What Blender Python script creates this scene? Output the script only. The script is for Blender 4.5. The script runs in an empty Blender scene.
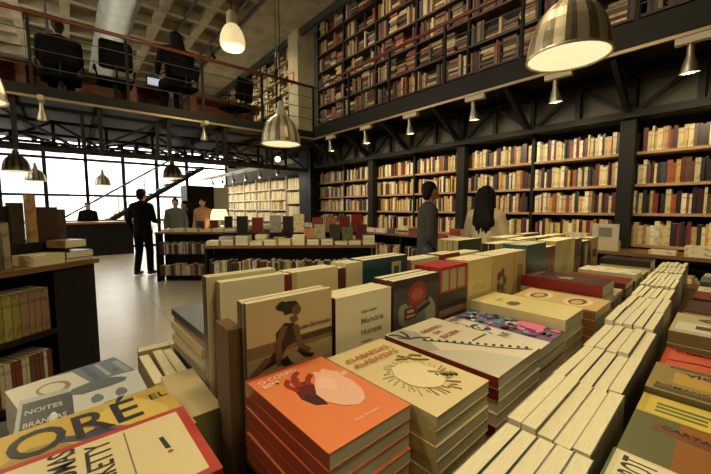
import bpy, bmesh, math, random
from mathutils import Vector, Matrix
random.seed(11)
S = bpy.context.scene
COL = S.collection
PI = math.pi
# ------------------------------------------------------------------ camera, world, exposure
cam_d = bpy.data.cameras.new('camera'); cam = bpy.data.objects.new('camera', cam_d); COL.objects.link(cam)
cam_d.sensor_width = 36; cam_d.lens = 36*341/711; cam_d.clip_start = .02; cam_d.clip_end = 300
cam.location = (0, 0, 1.45)
cam.rotation_euler = (math.radians(90)-math.atan(29/341), 0, math.radians(50.2-90))
S.camera = cam
W = bpy.data.worlds.new('world'); S.world = W; W.use_nodes = True
bg = W.node_tree.nodes['Background']; bg.inputs[0].default_value = (1, .97, .90, 1); bg.inputs[1].default_value = 5.5
S.view_settings.view_transform = 'Standard'; S.view_settings.look = 'None'
S.view_settings.gamma = 1; S.view_settings.exposure = 0.15; S.view_settings.use_curve_mapping = False
WARM = (1, .82, .50)
PEND_W = 24; CLAMP_W = 24; GLOBE_W = 55; TRACK_W = 42

# ------------------------------------------------------------------ materials
MATS = {}
def mat(name, color=(.5,.5,.5), rough=.6, metal=0, emis=0, ecol=None, noise=0, nscale=20, stretch=(1,1,1), col2=None, spec=.5, coat=0):
    if name in MATS: return MATS[name]
    m = bpy.data.materials.new(name); m.use_nodes = True
    nt = m.node_tree; b = nt.nodes['Principled BSDF']
    c = (*color, 1)
    b.inputs['Base Color'].default_value = c; b.inputs['Roughness'].default_value = rough; b.inputs['Metallic'].default_value = metal
    b.inputs['Specular IOR Level'].default_value = spec; b.inputs['Coat Weight'].default_value = coat
    if emis:
        b.inputs['Emission Color'].default_value = (*(ecol or color), 1); b.inputs['Emission Strength'].default_value = emis
    if noise:
        tc = nt.nodes.new('ShaderNodeTexCoord'); mp = nt.nodes.new('ShaderNodeMapping'); mp.inputs['Scale'].default_value = stretch
        n = nt.nodes.new('ShaderNodeTexNoise'); n.inputs['Scale'].default_value = nscale; n.inputs['Detail'].default_value = 4
        mx = nt.nodes.new('ShaderNodeMix'); mx.data_type = 'RGBA'
        c2 = col2 or tuple(v*(1-noise) for v in color)
        mx.inputs[6].default_value = (*c2, 1); mx.inputs[7].default_value = c
        nt.links.new(tc.outputs['Object'], mp.inputs[0]); nt.links.new(mp.outputs[0], n.inputs[0])
        cr = nt.nodes.new('ShaderNodeMapRange'); cr.inputs[1].default_value = .35; cr.inputs[2].default_value = .65
        nt.links.new(n.outputs[0], cr.inputs[0]); nt.links.new(cr.outputs[0], mx.inputs[0]); nt.links.new(mx.outputs[2], b.inputs['Base Color'])
    MATS[name] = m; return m
def bsdf_of(m): return m.node_tree.nodes['Principled BSDF']

def mat_objcolor(name, rough, source='object', art=.35):
    """printed card whose ink colour belongs to each book, with darker printed bands of its own"""
    m = bpy.data.materials.new(name); m.use_nodes = True; nt = m.node_tree; b = bsdf_of(m)
    b.inputs['Roughness'].default_value = rough
    if source == 'object':
        s = nt.nodes.new('ShaderNodeObjectInfo'); out = s.outputs['Color']
    else:
        s = nt.nodes.new('ShaderNodeAttribute'); s.attribute_name = 'Col'; out = s.outputs['Color']
    tc = nt.nodes.new('ShaderNodeTexCoord'); n = nt.nodes.new('ShaderNodeTexNoise'); n.inputs['Scale'].default_value = 26; n.inputs['Detail'].default_value = 3
    nt.links.new(tc.outputs['Object'], n.inputs[0])
    r = nt.nodes.new('ShaderNodeMapRange'); r.inputs[1].default_value = .55; r.inputs[2].default_value = .6; r.inputs[3].default_value = 1; r.inputs[4].default_value = 1-art
    nt.links.new(n.outputs[0], r.inputs[0])
    mx = nt.nodes.new('ShaderNodeMix'); mx.data_type = 'RGBA'; mx.blend_type = 'MULTIPLY'; mx.inputs[0].default_value = 1
    nt.links.new(out, mx.inputs[6]); nt.links.new(r.outputs[0], mx.inputs[7]); nt.links.new(mx.outputs[2], b.inputs['Base Color'])
    MATS[name] = m; return m
def hexc(r, g, b):   # sRGB 0-255 -> linear
    f = lambda v: ((v/255+.055)/1.055)**2.4 if v > 10 else v/255/12.92
    return (f(r), f(g), f(b))

M_cover = mat_objcolor('printed_card', .38)
M_plain = mat_objcolor('plain_card', .35, art=.0)
M_spines = mat_objcolor('shelf_spines', .5, 'attribute', .3)
M_page = mat('page_edges', (.84, .77, .50), .8, noise=.14, nscale=60, stretch=(.6, .6, 14))
M_pagey = mat('yellowed_page_edges', (.72, .62, .36), .8, noise=.25, nscale=60, stretch=(.6, .6, 14))
M_black = mat('black_laminate', (.012, .011, .009), .5, noise=.3, nscale=8, spec=.2)
M_steel = mat('dark_painted_steel', (.016, .015, .011), .6, 0, spec=.18)
M_steelg = mat('grey_painted_steel', (.09, .09, .075), .45, .3)
M_wood = mat('warm_wood', hexc(150, 92, 52), .4, noise=.35, nscale=6, stretch=(1, 12, 12))
M_rail = mat('handrail_wood', hexc(118, 62, 40), .35, noise=.3, nscale=8, stretch=(2, 2, 14))
M_shelfwood = mat('pale_shelf_board', hexc(190, 150, 105), .5, noise=.2, nscale=9, stretch=(10, 1, 10))
M_tablewood = mat('brown_table_wood', hexc(128, 92, 56), .42, noise=.35, nscale=5, stretch=(1, 12, 12))
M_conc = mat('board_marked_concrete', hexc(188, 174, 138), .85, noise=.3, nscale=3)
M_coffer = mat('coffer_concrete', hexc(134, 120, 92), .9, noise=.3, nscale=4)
M_wall = mat('grey_wall', (.13, .12, .095), .8, noise=.2, nscale=3)
M_back = mat('shelf_backing', (.03, .026, .02), .8)
M_metal = mat('brushed_aluminium', (.74, .66, .46), .4, .55, noise=.25, nscale=14, stretch=(1, 1, .2))
M_inner = mat('cream_enamel', (.42, .37, .25), .6)
M_bulb = mat('bulb', (1, .9, .7), .5, emis=12, ecol=(1, .8, .5))
M_duct = mat('spiral_duct', (.62, .60, .50), .38, .75, noise=.2, nscale=5)
M_cloth_d = mat('dark_suit_cloth', (.005, .005, .006), .95, noise=.3, nscale=30, spec=.15)
M_skin = mat('skin', hexc(170, 118, 86), .55, noise=.08, nscale=40)
M_hair = mat('dark_hair', (.008, .006, .004), .65, noise=.4, nscale=60, stretch=(4, 4, .6), spec=.2)
M_shoe = mat('black_leather', (.01, .009, .008), .35)

# ------------------------------------------------------------------ mesh helpers
class MB:
    def __init__(s): s.bm = bmesh.new(); s.mats = []
    def mi(s, m):
        if m not in s.mats: s.mats.append(m)
        return s.mats.index(m)
    def box(s, x0, x1, y0, y1, z0, z1, m=None, M=None, skip=()):
        i = s.mi(m) if m else 0
        v = [s.bm.verts.new(Vector((x, y, z)) if M is None else M @ Vector((x, y, z))) for x in (x0, x1) for y in (y0, y1) for z in (z0, z1)]
        for k, f in enumerate(((0,1,3,2), (4,6,7,5), (0,4,5,1), (2,3,7,6), (0,2,6,4), (1,5,7,3))):
            if k in skip: continue
            fa = s.bm.faces.new([v[j] for j in f]); fa.material_index = i
        return s
    def bar(s, p, q, w, h=None, m=None, up=(0, 0, 1)):
        p, q = Vector(p), Vector(q); d = q-p; L = d.length; d.normalize(); up = Vector(up)
        if abs(d.dot(up)) > .98: up = Vector((1, 0, 0))
        a = d.cross(up).normalized(); b = a.cross(d).normalized()
        M = Matrix((( d.x, a.x, b.x, p.x), (d.y, a.y, b.y, p.y), (d.z, a.z, b.z, p.z), (0, 0, 0, 1)))
        h = h or w
        return s.box(0, L, -w/2, w/2, -h/2, h/2, m, M)
    def tube(s, pts, r, n=8, m=None, cap=True):
        i = s.mi(m) if m else 0
        pts = [Vector(p) for p in pts]; rs = r if isinstance(r, (list, tuple)) else [r]*len(pts); rings = []
        for k, p in enumerate(pts):
            d = (pts[min(k+1, len(pts)-1)]-pts[max(k-1, 0)]).normalized()
            u = Vector((0, 0, 1)) if abs(d.z) < .95 else Vector((1, 0, 0))
            a = d.cross(u).normalized(); b = a.cross(d).normalized()
            rings.append([s.bm.verts.new(p+rs[k]*(math.cos(t*2*PI/n)*a+math.sin(t*2*PI/n)*b)) for t in range(n)])
        for A, B in zip(rings, rings[1:]):
            for t in range(n):
                f = s.bm.faces.new((A[t], A[(t+1) % n], B[(t+1) % n], B[t])); f.material_index = i; f.smooth = True
        if cap:
            for A in (rings[0], rings[-1]):
                try: s.bm.faces.new(A).material_index = i
                except ValueError: pass
        return s
    def lathe(s, prof, n=32, m=None, c=(0, 0, 0), smooth=True, cap=False):
        i = s.mi(m) if m else 0; c = Vector(c)
        rings = [[s.bm.verts.new(c+Vector((r*math.cos(t*2*PI/n), r*math.sin(t*2*PI/n), z))) for t in range(n)] for r, z in prof]
        for A, B in zip(rings, rings[1:]):
            for t in range(n):
                f = s.bm.faces.new((A[t], A[(t+1) % n], B[(t+1) % n], B[t])); f.material_index = i; f.smooth = smooth
        if cap:
            for A in (rings[0], rings[-1]): s.bm.faces.new(A).material_index = i
        return s
    def ball(s, c, r, m=None, sc=(1, 1, 1), sub=2):
        i = s.mi(m) if m else 0
        g = bmesh.ops.create_icosphere(s.bm, subdivisions=sub, radius=1)
        for v in g['verts']: v.co = Vector(c)+Vector((v.co.x*r*sc[0], v.co.y*r*sc[1], v.co.z*r*sc[2]))
        for v in g['verts']:
            for f in v.link_faces: f.material_index = i; f.smooth = True
        return s
    def hull(s, spheres, sub=2):
        pts = []
        t = bmesh.new(); bmesh.ops.create_icosphere(t, subdivisions=sub, radius=1); base = [v.co.copy() for v in t.verts]; t.free()
        vs = []
        for c, r in spheres:
            c = Vector(c); rr = r if isinstance(r, (tuple, list)) else (r, r, r)
            vs += [s.bm.verts.new(c+Vector((b.x*rr[0], b.y*rr[1], b.z*rr[2]))) for b in base]
        g = bmesh.ops.convex_hull(s.bm, input=vs)
        dead = [e for e in g['geom_interior'] if isinstance(e, bmesh.types.BMVert)]
        bmesh.ops.delete(s.bm, geom=dead, context='VERTS')
        return s
    def poly(s, pts, z0, z1, m=None, M=None):
        i = s.mi(m) if m else 0
        T = (lambda v: v) if M is None else (lambda v: M @ v)
        A = [s.bm.verts.new(T(Vector((x, y, z0)))) for x, y in pts]; B = [s.bm.verts.new(T(Vector((x, y, z1)))) for x, y in pts]
        n = len(pts)
        s.bm.faces.new(B).material_index = i
        for t in range(n): s.bm.faces.new((A[t], A[(t+1) % n], B[(t+1) % n], B[t])).material_index = i
        return s
    def mesh(s, name):
        bmesh.ops.recalc_face_normals(s.bm, faces=s.bm.faces)
        me = bpy.data.meshes.new(name); s.bm.to_mesh(me); s.bm.free()
        for m in s.mats: me.materials.append(m)
        return me
    def build(s, name, m=None, parent=None):
        me = s.mesh(name)
        if m is not None and not s.mats: me.materials.append(m)
        return link(name, me, parent)
def link(name, me, parent=None, M=None):
    o = bpy.data.objects.new(name, me); COL.objects.link(o)
    if parent: o.parent = parent
    if M is not None: o.matrix_local = M
    return o
def tag(o, label, cat, group=None, kind=None):
    o['label'] = label; o['category'] = cat
    if group: o['group'] = group
    if kind: o['kind'] = kind
    return o
def empty(name, loc=(0, 0, 0), rz=0):
    o = bpy.data.objects.new(name, None); COL.objects.link(o); o.location = loc; o.rotation_euler = (0, 0, rz); o.empty_display_size = .05
    return o
def struct(o): o['kind'] = 'structure'; return o
def RZ(a): return Matrix.Rotation(a, 4, 'Z')
def TR(x, y, z): return Matrix.Translation((x, y, z))
ORD = 'first second third fourth fifth sixth seventh eighth ninth tenth eleventh twelfth thirteenth fourteenth fifteenth sixteenth seventeenth eighteenth nineteenth twentieth'.split()
def ordw(n):
    if n < 20: return ORD[n]
    return ('twenty-' if n < 29 else 'thirty-') + ORD[(n-19) % 10 - 1 if (n-19) % 10 else 0] if n not in (29,) else 'thirtieth'

# ------------------------------------------------------------------ the room
X0, X1, Y0, Y1, ZC = -5.0, 5.25, -3.5, 15.0, 6.1
def floor_mat():
    m = bpy.data.materials.new('polished_floor_tiles'); m.use_nodes = True; nt = m.node_tree; b = bsdf_of(m)
    tc = nt.nodes.new('ShaderNodeTexCoord'); br = nt.nodes.new('ShaderNodeTexBrick')
    br.inputs['Scale'].default_value = 1; br.inputs['Brick Width'].default_value = .9; br.inputs['Row Height'].default_value = .9; br.offset = 0
    br.inputs['Mortar Size'].default_value = .004
    br.inputs['Color1'].default_value = (.48, .42, .30, 1); br.inputs['Color2'].default_value = (.43, .375, .265, 1); br.inputs['Mortar'].default_value = (.12, .105, .08, 1)
    n = nt.nodes.new('ShaderNodeTexNoise'); n.inputs['Scale'].default_value = 3; r = nt.nodes.new('ShaderNodeMapRange'); r.inputs[3].default_value = .22; r.inputs[4].default_value = .42
    nt.links.new(tc.outputs['Object'], br.inputs[0]); nt.links.new(tc.outputs['Object'], n.inputs[0]); nt.links.new(n.outputs[0], r.inputs[0])
    nt.links.new(br.outputs[0], b.inputs['Base Color']); nt.links.new(r.outputs[0], b.inputs['Roughness']); b.inputs['Specular IOR Level'].default_value = .8
    return m
struct(MB().box(X0, X1, Y0, Y1, -.1, 0).build('floor', floor_mat()))
struct(MB().box(X1, X1+.15, Y0, Y1, 0, ZC+.3).build('wall_right', M_wall))
struct(MB().box(X0-.15, X0, Y0, Y1, 0, 3.4).box(X0-.15, X0, Y0, Y1, 5.7, ZC+.3).box(X0-.15, X0, Y0, 4.0, 3.4, 5.7).build('wall_left', M_wall))
struct(MB().box(X0, X1, Y0-.15, Y0, 0, ZC+.3).build('wall_back', M_wall))
# waffle ceiling: a slab with deep ribs along both directions, a plain strip by the right wall
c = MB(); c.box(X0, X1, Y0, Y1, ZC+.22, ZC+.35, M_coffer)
px = -4.35
while px < 3.4:
    c.box(px-.09, px+.09, Y0, Y1, ZC, ZC+.22, M_conc); px += .9
py = Y0+.4
while py < Y1:
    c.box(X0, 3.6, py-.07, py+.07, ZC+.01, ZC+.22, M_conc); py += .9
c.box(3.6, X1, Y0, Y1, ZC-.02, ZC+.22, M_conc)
struct(c.build('ceiling'))
struct(MB().bar((4.86, Y0, ZC-.1), (4.86, Y1, ZC-.1), .1, .16).build('trim_1', M_steelg))
struct(MB().bar((3.55, Y0, ZC-.06), (3.55, Y1, ZC-.06), .06, .06).build('trim_2', M_steelg))
# window wall (far end): piers above 3.75, windows below
WZ = 3.75
struct(MB().box(X0, X1, Y1, Y1+.15, WZ, ZC+.3).build('wall_front', M_wall))
M_glass = bpy.data.materials.new('window_glass'); M_glass.use_nodes = True
nt = M_glass.node_tree; nt.nodes.remove(nt.nodes['Principled BSDF'])
a_ = nt.nodes.new('ShaderNodeBsdfTransparent'); g_ = nt.nodes.new('ShaderNodeBsdfGlossy'); g_.inputs['Roughness'].default_value = .02
mxs = nt.nodes.new('ShaderNodeMixShader'); mxs.inputs[0].default_value = .05
nt.links.new(a_.outputs[0], mxs.inputs[1]); nt.links.new(g_.outputs[0], mxs.inputs[2]); nt.links.new(mxs.outputs[0], nt.nodes['Material Output'].inputs[0])
wx = X0; wi = 1
edges = [X0]; e = -.109*Y1-1.06*3
while e < 4.6: edges.append(e); e += 1.06
edges.append(X1)
for i in range(len(edges)-1):
    a, b = edges[i], edges[i+1]
    w = struct(empty('window_%d' % wi, ((a+b)/2, Y1, 0))); wi += 1
    h = (b-a)/2
    f = MB()
    f.box(-h, -h+.05, -.06, .06, 0, WZ).box(h-.05, h, -.06, .06, 0, WZ)
    for z in (0, .95, 1.84, 3.05, WZ-.1): f.box(-h, h, -.05, .05, z, z+.08)
    f.build('window_frame', M_steel, w)
    MB().box(-h+.05, h-.05, -.008, .008, .05, WZ-.05).build('window_pane', M_glass, w)
y_ = 4.0
while y_ < Y1-.2:
    L_ = min(2.2, Y1-y_)
    w = struct(empty('window_%d' % wi, (X0, y_, 3.4))); wi += 1  # unseen upper side windows, added to throw daylight on the ceiling
    MB().box(-.1, 0, 0, .06, 0, 2.3).box(-.1, 0, L_-.06, L_, 0, 2.3).box(-.1, 0, .06, L_-.06, 0, .06).box(-.1, 0, .06, L_-.06, 1.1, 1.16).box(-.1, 0, .06, L_-.06, 2.24, 2.3).build('window_frame', M_steel, w)
    MB().box(-.055, -.045, .06, L_-.06, .06, 2.24).build('window_pane', M_glass, w); y_ += 2.2
# outside the windows
gr = MB().box(-60, 60, Y1+.2, 90, -.6, -.5).build('ground_outside', mat('street_asphalt', (.3, .3, .28), .9)); struct(gr)
M_bw = mat('pale_facade', (.80, .84, .88), .8); M_bg = mat('facade_glass', (.40, .46, .50), .4)
def building(name, x, y, w, d, h, lab, rows, cols):
    r = empty(name, (x, y, -.5)); tag(r, lab, 'building')
    MB().box(-w/2, w/2, 0, d, 0, h).build('facade', M_bw, r)
    for i in range(cols):
        for j in range(rows):
            cx_ = -w/2+(i+.5)*w/cols; cz = 1.6+j*(h-2)/rows
            MB().box(cx_-w/cols*.25, cx_+w/cols*.25, -.05, .02, cz, cz+1.1).build('window', M_bg, r)
building('apartment_building', -4.5, 44, 9, 10, 15, 'pale apartment block with window rows seen through the first windows', 5, 6)
building('apartment_building', 7.5, 50, 10, 10, 9, 'lower pale building outside behind the staircase', 3, 5)
def tree(x, y, h, lab):
    r = empty('street_tree', (x, y, -.5)); tag(r, lab, 'tree', 'trees outside the windows')
    MB().tube([(0, 0, 0), (.1, 0, h*.5)], [.18, .1]).build('trunk', mat('bark', (.1, .07, .05), .9), r)
    m = MB()
    for k in range(60):
        a = random.uniform(0, 6.3); q = random.uniform(0, h*.33); m.ball((q*math.cos(a), q*math.sin(a), h*.6+random.uniform(-.25, .3)*h), random.uniform(.25, .55), sub=1)
    m.build('foliage', mat('leaves', (.50, .56, .40), .8, noise=.3, nscale=5), r)
tree(2.2, 27, 2.0, 'green street tree outside beyond the counter')
tree(4.6, 30, 2.0, 'green street tree outside beneath the stair flight')

# ------------------------------------------------------------------ mezzanine decks, trims
SX, SY = 4.1, 6.27       # front edges of the right gallery and of the left deck
d = MB(); d.box(SX, X1, Y0, SY, 2.93, 3.12).box(X0, X1, SY+.001, 10.0, 2.93, 3.03)
struct(d.build('mezzanine_deck', M_black))
struct(MB().box(SX-.03, SX, Y0, SY, 2.93, 3.16).box(X0, SX, SY-.03, SY, 2.93, 3.06).build('trim_3', M_steel))
struct(MB().bar((SX-.04, Y0, 2.905), (SX-.04, SY-.04, 2.905), .03, .03).bar((X0, SY-.04, 2.905), (SX-.04, SY-.04, 2.905), .03, .03).build('trim_4', mat('brass_edge', hexc(150, 130, 95), .45, .4)))
struct(MB().box(4.86, 5.2, Y0, 7.4, 2.46, 2.93).build('wall_truss_backing', mat('grey_bulkhead', (.11, .10, .075), .8)))

def truss(name, lab, P, Q, zt, zb, step, w=.05, m=M_steel, both=False):
    P, Q = Vector(P), Vector(Q); L = (Q-P).length; d = (Q-P)/L; n = max(1, round(L/step))
    r = empty(name, (P.x, P.y, 0)); tag(r, lab, 'truss')
    g = lambda t, z: (d*t)+Vector((0, 0, z))
    MB().bar(g(0, zt), g(L, zt), w, w).build('top_chord', m, r); MB().bar(g(0, zb), g(L, zb), w, w*1.3).build('bottom_chord', m, r)
    for k in range(n+1): MB().bar(g(k*L/n, zb), g(k*L/n, zt), w*.9).build('upright', m, r)
    for k in range(n):
        a, b = (k, k+1) if k % 2 or both else (k+1, k)
        MB().bar(g(a*L/n, zt), g(b*L/n, zb), w*.7).build('brace', m, r)
    return r
truss('steel_truss', 'dark steel truss over the lit wall shelves', (4.765, -1.1, 0), (4.765, 7.3, 0), 2.88, 2.47, 1.06/2, .06)
for k, yy in enumerate((SY+.16, 7.4, 8.7, 9.8)):
    truss('steel_truss', ['dark steel truss directly under the front edge of the seating deck', 'second steel truss behind the front one below the seating deck', 'third steel truss back below the seating deck', 'rear steel truss beside the windows below the seating deck'][k],
          (-3.6, yy, 0), (4.0, yy, 0), 2.82, (2.26, 2.42, 2.6, 2.68)[k], .9/(1+.3*(k % 2)), .05)
for k in range(8):
    y = -.02+1.06*(k-1); r = MB().bar((SX+.02, y, 2.9), (4.70, y, 2.52), .05, .08).bar((SX+.02, y, 2.89), (4.72, y, 2.89), .05, .07).build('gallery_bracket', M_steel)
    tag(r, 'dark sloping steel bracket under the shelf-side gallery, %s toward the windows' % ordw(k), 'bracket', 'brackets under the right gallery')
for k in range(9):
    x = -3.2+.9*k
    if x > 3.9: continue
    r = MB().bar((x, SY+.02, 2.889), (x, 9.95, 2.889), .08, .08).bar((x, SY+.05, 2.22), (x, SY+.05, 2.9), .10, .05).build('deck_joist', M_steel)
    tag(r, 'dark steel joist under the seating deck, %s toward the corner' % ordw(k), 'joist', 'joists under the left deck')

# railings
def railing(lab, P, Q, posts, zb=0):
    P, Q = Vector(P), Vector(Q); r = empty('railing', (P.x, P.y, 3.12)); tag(r, lab, 'railing')
    L = Q-P
    MB().tube([Vector((0, 0, .87)), L+Vector((0, 0, .87))], .028, 10).build('handrail', M_rail, r)
    for t in posts: MB().bar(L*t+Vector((0, 0, zb)), L*t+Vector((0, 0, .86)), .035).build('post', M_steel, r)
    for z in (.2, .42, .64): MB().tube([Vector((0, 0, z)), L+Vector((0, 0, z))], .006, 6).build('cable', M_steelg, r)
Lx = SX-X0
railing('wood capped railing with thin cables along the seating deck', (X0, SY+.03, 0), (SX, SY+.03, 0), [(x-X0)/Lx for x in (-4.6, -3.5, -2.44, -1.37, -.3, .77, 1.85, 2.93, 4.08)], -.09)
railing('wood capped railing with thin cables along the shelf-side gallery', (SX+.03, Y0, 0), (SX+.03, SY, 0), [(y-Y0)/(SY-Y0) for y in (-2.3, -1.24, -.18, .88, 1.94, 3.01, 4.09, 5.15)])

# ------------------------------------------------------------------ bookcases on the right wall
BOOKSX = 4.93
posts = [1.04+1.06*k for k in range(-3, 7)]          # -2.14 .. 7.4
def bay_mesh(w, z0, boards, zt, m_board, m_side, depth=.30):
    """returns list of (part, mesh) for a bay of width w along +y"""
    out = []
    for z in boards: out.append(('shelf', MB().box(0, depth, .02, w-.02, z-.03, z).mesh('shelf'), m_board))
    out.append(('side_panel', MB().box(0, depth, 0, .02, z0, zt).mesh('side_panel'), m_side))
    out.append(('side_panel', MB().box(0, depth, w-.02, w, z0, zt).mesh('side_panel'), m_side))
    out.append(('back_panel', MB().box(depth-.01, depth, 0.02, w-.02, z0, zt).mesh('back_panel'), M_back))
    return out
def bookcase(name, lab, x, y, w, z0, boards, zt, m_board, m_side, depth=.3, cat='bookcase', group=None, rz=0):
    r = empty(name, (x, y, 0), rz); tag(r, lab, cat, group)
    for p, me, mm in bay_mesh(w, z0, boards, zt, m_board, m_side, depth):
        me.materials.append(mm); link(p, me, r)
    return r
LOW = [1.04, 1.392, 1.72, 2.08]
UPB = [3.16+.41*k for k in range(7)]
BAYS = []
for k in range(2, 9+1):   # from y=-.02 on
    if k >= len(posts): break
    y = posts[k-0]-0 if False else posts[k]
nb = [p for p in posts if p < 7.3 and p > -1.2]
for i, y in enumerate(nb):
    w = 1.06
    bookcase('wall_bookcase', 'lit ground floor bookcase bay on the long wall, %s toward the windows' % ordw(i), BOOKSX, y+.001, w-.002, .0, LOW, 2.45, M_shelfwood, M_black)
    bookcase('gallery_bookcase', 'tall gallery bookcase bay above the long wall, %s toward the windows' % ordw(i), BOOKSX, y+.001, w-.002, 3.12, UPB, 6.0, mat('gallery_shelf_wood', hexc(70, 48, 34), .5, noise=.2, nscale=8), M_black)
for y, lab in ((3.16, 'broad black steel post on the shelf wall between the two standing customers'), (1.04, 'broad black steel post on the shelf wall beside the framed card'), (5.28, 'slim grey-black steel post on the shelf wall above the display table')):
    tag(MB().box(4.80, 4.925, y-.07, y+.07, .991, 2.925).build('steel_post', M_steel), lab, 'post')
struct(MB().box(4.7, X1, 7.42, 7.98, 0, 2.93).build('wall_pier', M_black))
o = MB(); o.box(4.75, X1, 8.05, 8.55, 3.12, ZC)
struct(o.build('wall_column', mat('pale_concrete_block', hexc(205, 192, 150), .85, noise=.2, nscale=4)))
sg = empty('fire_hydrant_sign', (4.745, 8.35, 4.9)); tag(sg, 'small red outlined sign on the pale concrete column', 'sign')
MB().box(-.008, 0, -.1, .1, -.16, .16).build('plate', mat('sign_red', (.5, .03, .02), .5), sg)
MB().box(-.012, -.008, -.06, .06, -.12, .12).build('centre_panel', mat('sign_cream', (.7, .62, .42), .5), sg)
# far bays beyond the pier
far_cases = []
for i in range(5):
    y = 9.15+1.06*i
    bookcase('far_bookcase', 'pale far bookcase bay beyond the black pier, %s from the pier' % ordw(i), BOOKSX, y+.001, 1.058, .0, [.35, .7, 1.05, 1.4, 1.72, 2.05], 2.42, mat('white_board', (.6, .56, .42), .5), mat('white_side', (.5, .47, .36), .5))
    far_cases.append(y)
for i in range(5):
    y = 8.6+1.06*i
    bookcase('gallery_bookcase', 'pale gallery bookcase bay past the concrete column, %s from it' % ordw(i), BOOKSX, y+.001, 1.058, 3.03, UPB, 6.0, mat('gallery_pale_wood', hexc(180, 160, 115), .5), M_black)
bookcase('glass_display_case', 'bright narrow display case beside the black pier', BOOKSX, 8.0, 1.1, 0, [.4, .8, 1.2, 1.6, 2.0], 2.42, mat('white_board'), mat('white_side'))

# ------------------------------------------------------------------ shelf books
SPINES = [((225,205,150), 'cream', 9), ((244,234,200), 'white', 7), ((196,160,96), 'tan', 4), ((120,40,30), 'red', 3), ((70,24,22), 'maroon', 3), ((40,32,26), 'black', 4), ((96,62,38), 'brown', 3), ((160,80,44), 'orange', 2), ((92,96,60), 'olive', 1), ((58,66,70), 'slate', 1), ((214,178,84), 'yellow', 2)]
POOL = [s for s in SPINES for _ in range(s[2])]
GAL = [((168,92,54), 'orange', 2), ((108,48,36), 'red', 3), ((190,160,110), 'cream', 4), ((84,62,44), 'brown', 4), ((36,30,26), 'black', 4), ((214,196,150), 'white', 2), ((96,88,64), 'olive', 2), ((140,120,92), 'taupe', 3)]
GPOOL = [s for s in GAL for _ in range(s[2])]
UPM = Matrix(((1, 0, 0, 0), (0, 0, -1, 0), (0, 1, 0, 0), (0, 0, 0, 1)))   # flat book -> upright, spine towards -X, front cover towards -Y
def single_mesh(w, h, t, mc=None, mp=None, name='book'):
    """book lying flat: spine at x=0, bottom edge y=0"""
    c = .0016; m = MB(); mc = mc or M_cover; mp = mp or M_page
    m.box(0, w, 0, h, 0, c, mc).box(0, w, 0, h, t-c, t, mc).box(0, c, 0, h, c, t-c, mc)
    m.box(c, w-.002, .002, h-.002, c, t-c, mp)
    return m.mesh(name)
SB = [single_mesh(.14, .24, .03, name='shelved_book') for _ in range(1)]
individual, bulk = [], []
def shelf_row(x, y, w, z, hmax, pool, where, depth, seed, prefer_ind, messy=0, skiprate=0):
    rnd = random.Random(seed); p = y+.03; i = 0; end = y+w-.03
    while True:
        t = rnd.uniform(.018, .045); h = min(hmax, rnd.uniform(.20, .27) if hmax < .3 else rnd.uniform(.24, .345)); d = rnd.uniform(.12, .16)
        if p+t > end: break
        col, cn, _ = rnd.choice(pool); k = rnd.uniform(.8, 1.1)
        colr = tuple(min(1, v*k) for v in hexc(*col))
        if rnd.random() < skiprate: p += t; continue
        if messy and rnd.random() < messy and p+.2 < end:   # a lying pile
            n = rnd.randint(5, 11); zz = z+.001
            for q in range(n):
                t2 = rnd.uniform(.02, .045)
                if zz+t2 > z+min(hmax, .35): break
                col, cn, _ = rnd.choice(pool); colr = tuple(min(1, v*k) for v in hexc(*col))
                hh = rnd.uniform(.17, .23)
                bulk.append((TR(x+rnd.uniform(.02, .05), p+.003, zz) @ Matrix.Identity(4), (d, hh, t2), colr)); zz += t2+.0005
            p += .24; continue
        M = TR(x+rnd.uniform(.012, .04), p+t, z+.0008) @ UPM
        rec = (M, (d, h, t), colr, cn, i, where)
        (individual if prefer_ind else bulk).append(rec if prefer_ind else rec[:3])
        p += t+rnd.choice((.0004, .0004, .002)); i += 1
names_row = ['waist level shelf', 'lowest lit shelf', 'middle lit shelf', 'top lit shelf']
sd = 1
for bi, y in enumerate(nb):
    if y > 7.0: continue
    for zi, z in enumerate(LOW):
        sd += 1
        ind = (1 <= bi <= 3 and zi > 0) or (bi == 4 and zi == 3)
        shelf_row(BOOKSX, y, 1.06, z, .27, POOL, (names_row[zi], bi), 1, sd, ind, skiprate=.02)
    for z in UPB:
        sd += 1; shelf_row(BOOKSX, y, 1.06, z, .35, GPOOL, None, 1, sd, False, messy=.25, skiprate=.02)
for y in far_cases:
    for z in (.35, .7, 1.05, 1.4, 1.72, 2.05):
        sd += 1; shelf_row(BOOKSX, y, 1.06, z, .27, [SPINES[0], SPINES[1], SPINES[2], SPINES[1]], None, 1, sd, False)
for i in range(5):
    for z in UPB:
        sd += 1; shelf_row(BOOKSX, 8.6+1.06*i, 1.06, z, .33, [SPINES[0], SPINES[1], SPINES[2], SPINES[6], SPINES[5]], None, 1, sd, False, messy=.3)
for z in (.8, 1.2, 1.6, 2.0): sd += 1; shelf_row(BOOKSX, 8.0, 1.1, z, .3, [SPINES[1]], None, 1, sd, False)
bay_name = {0: 'end bay', 1: 'bay by the end post', 2: 'bay after the end post', 3: 'bay before the cream cardigan', 4: 'bay behind the grey hoodie'}
base = SB[0]
for M, sz, colr, cn, i, wh in individual:
    o = bpy.data.objects.new('shelved_book', base); COL.objects.link(o)
    o.matrix_world = M @ Matrix.Diagonal((sz[0]/.14, sz[1]/.24, sz[2]/.03, 1)); o.color = (*colr, 1)
    tag(o, '%s spine book, %s along the %s, %s' % (cn, ordw(i), wh[0], bay_name[wh[1]]), 'book', 'books on the ' + wh[0] + ' of the ' + bay_name[wh[1]])
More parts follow.
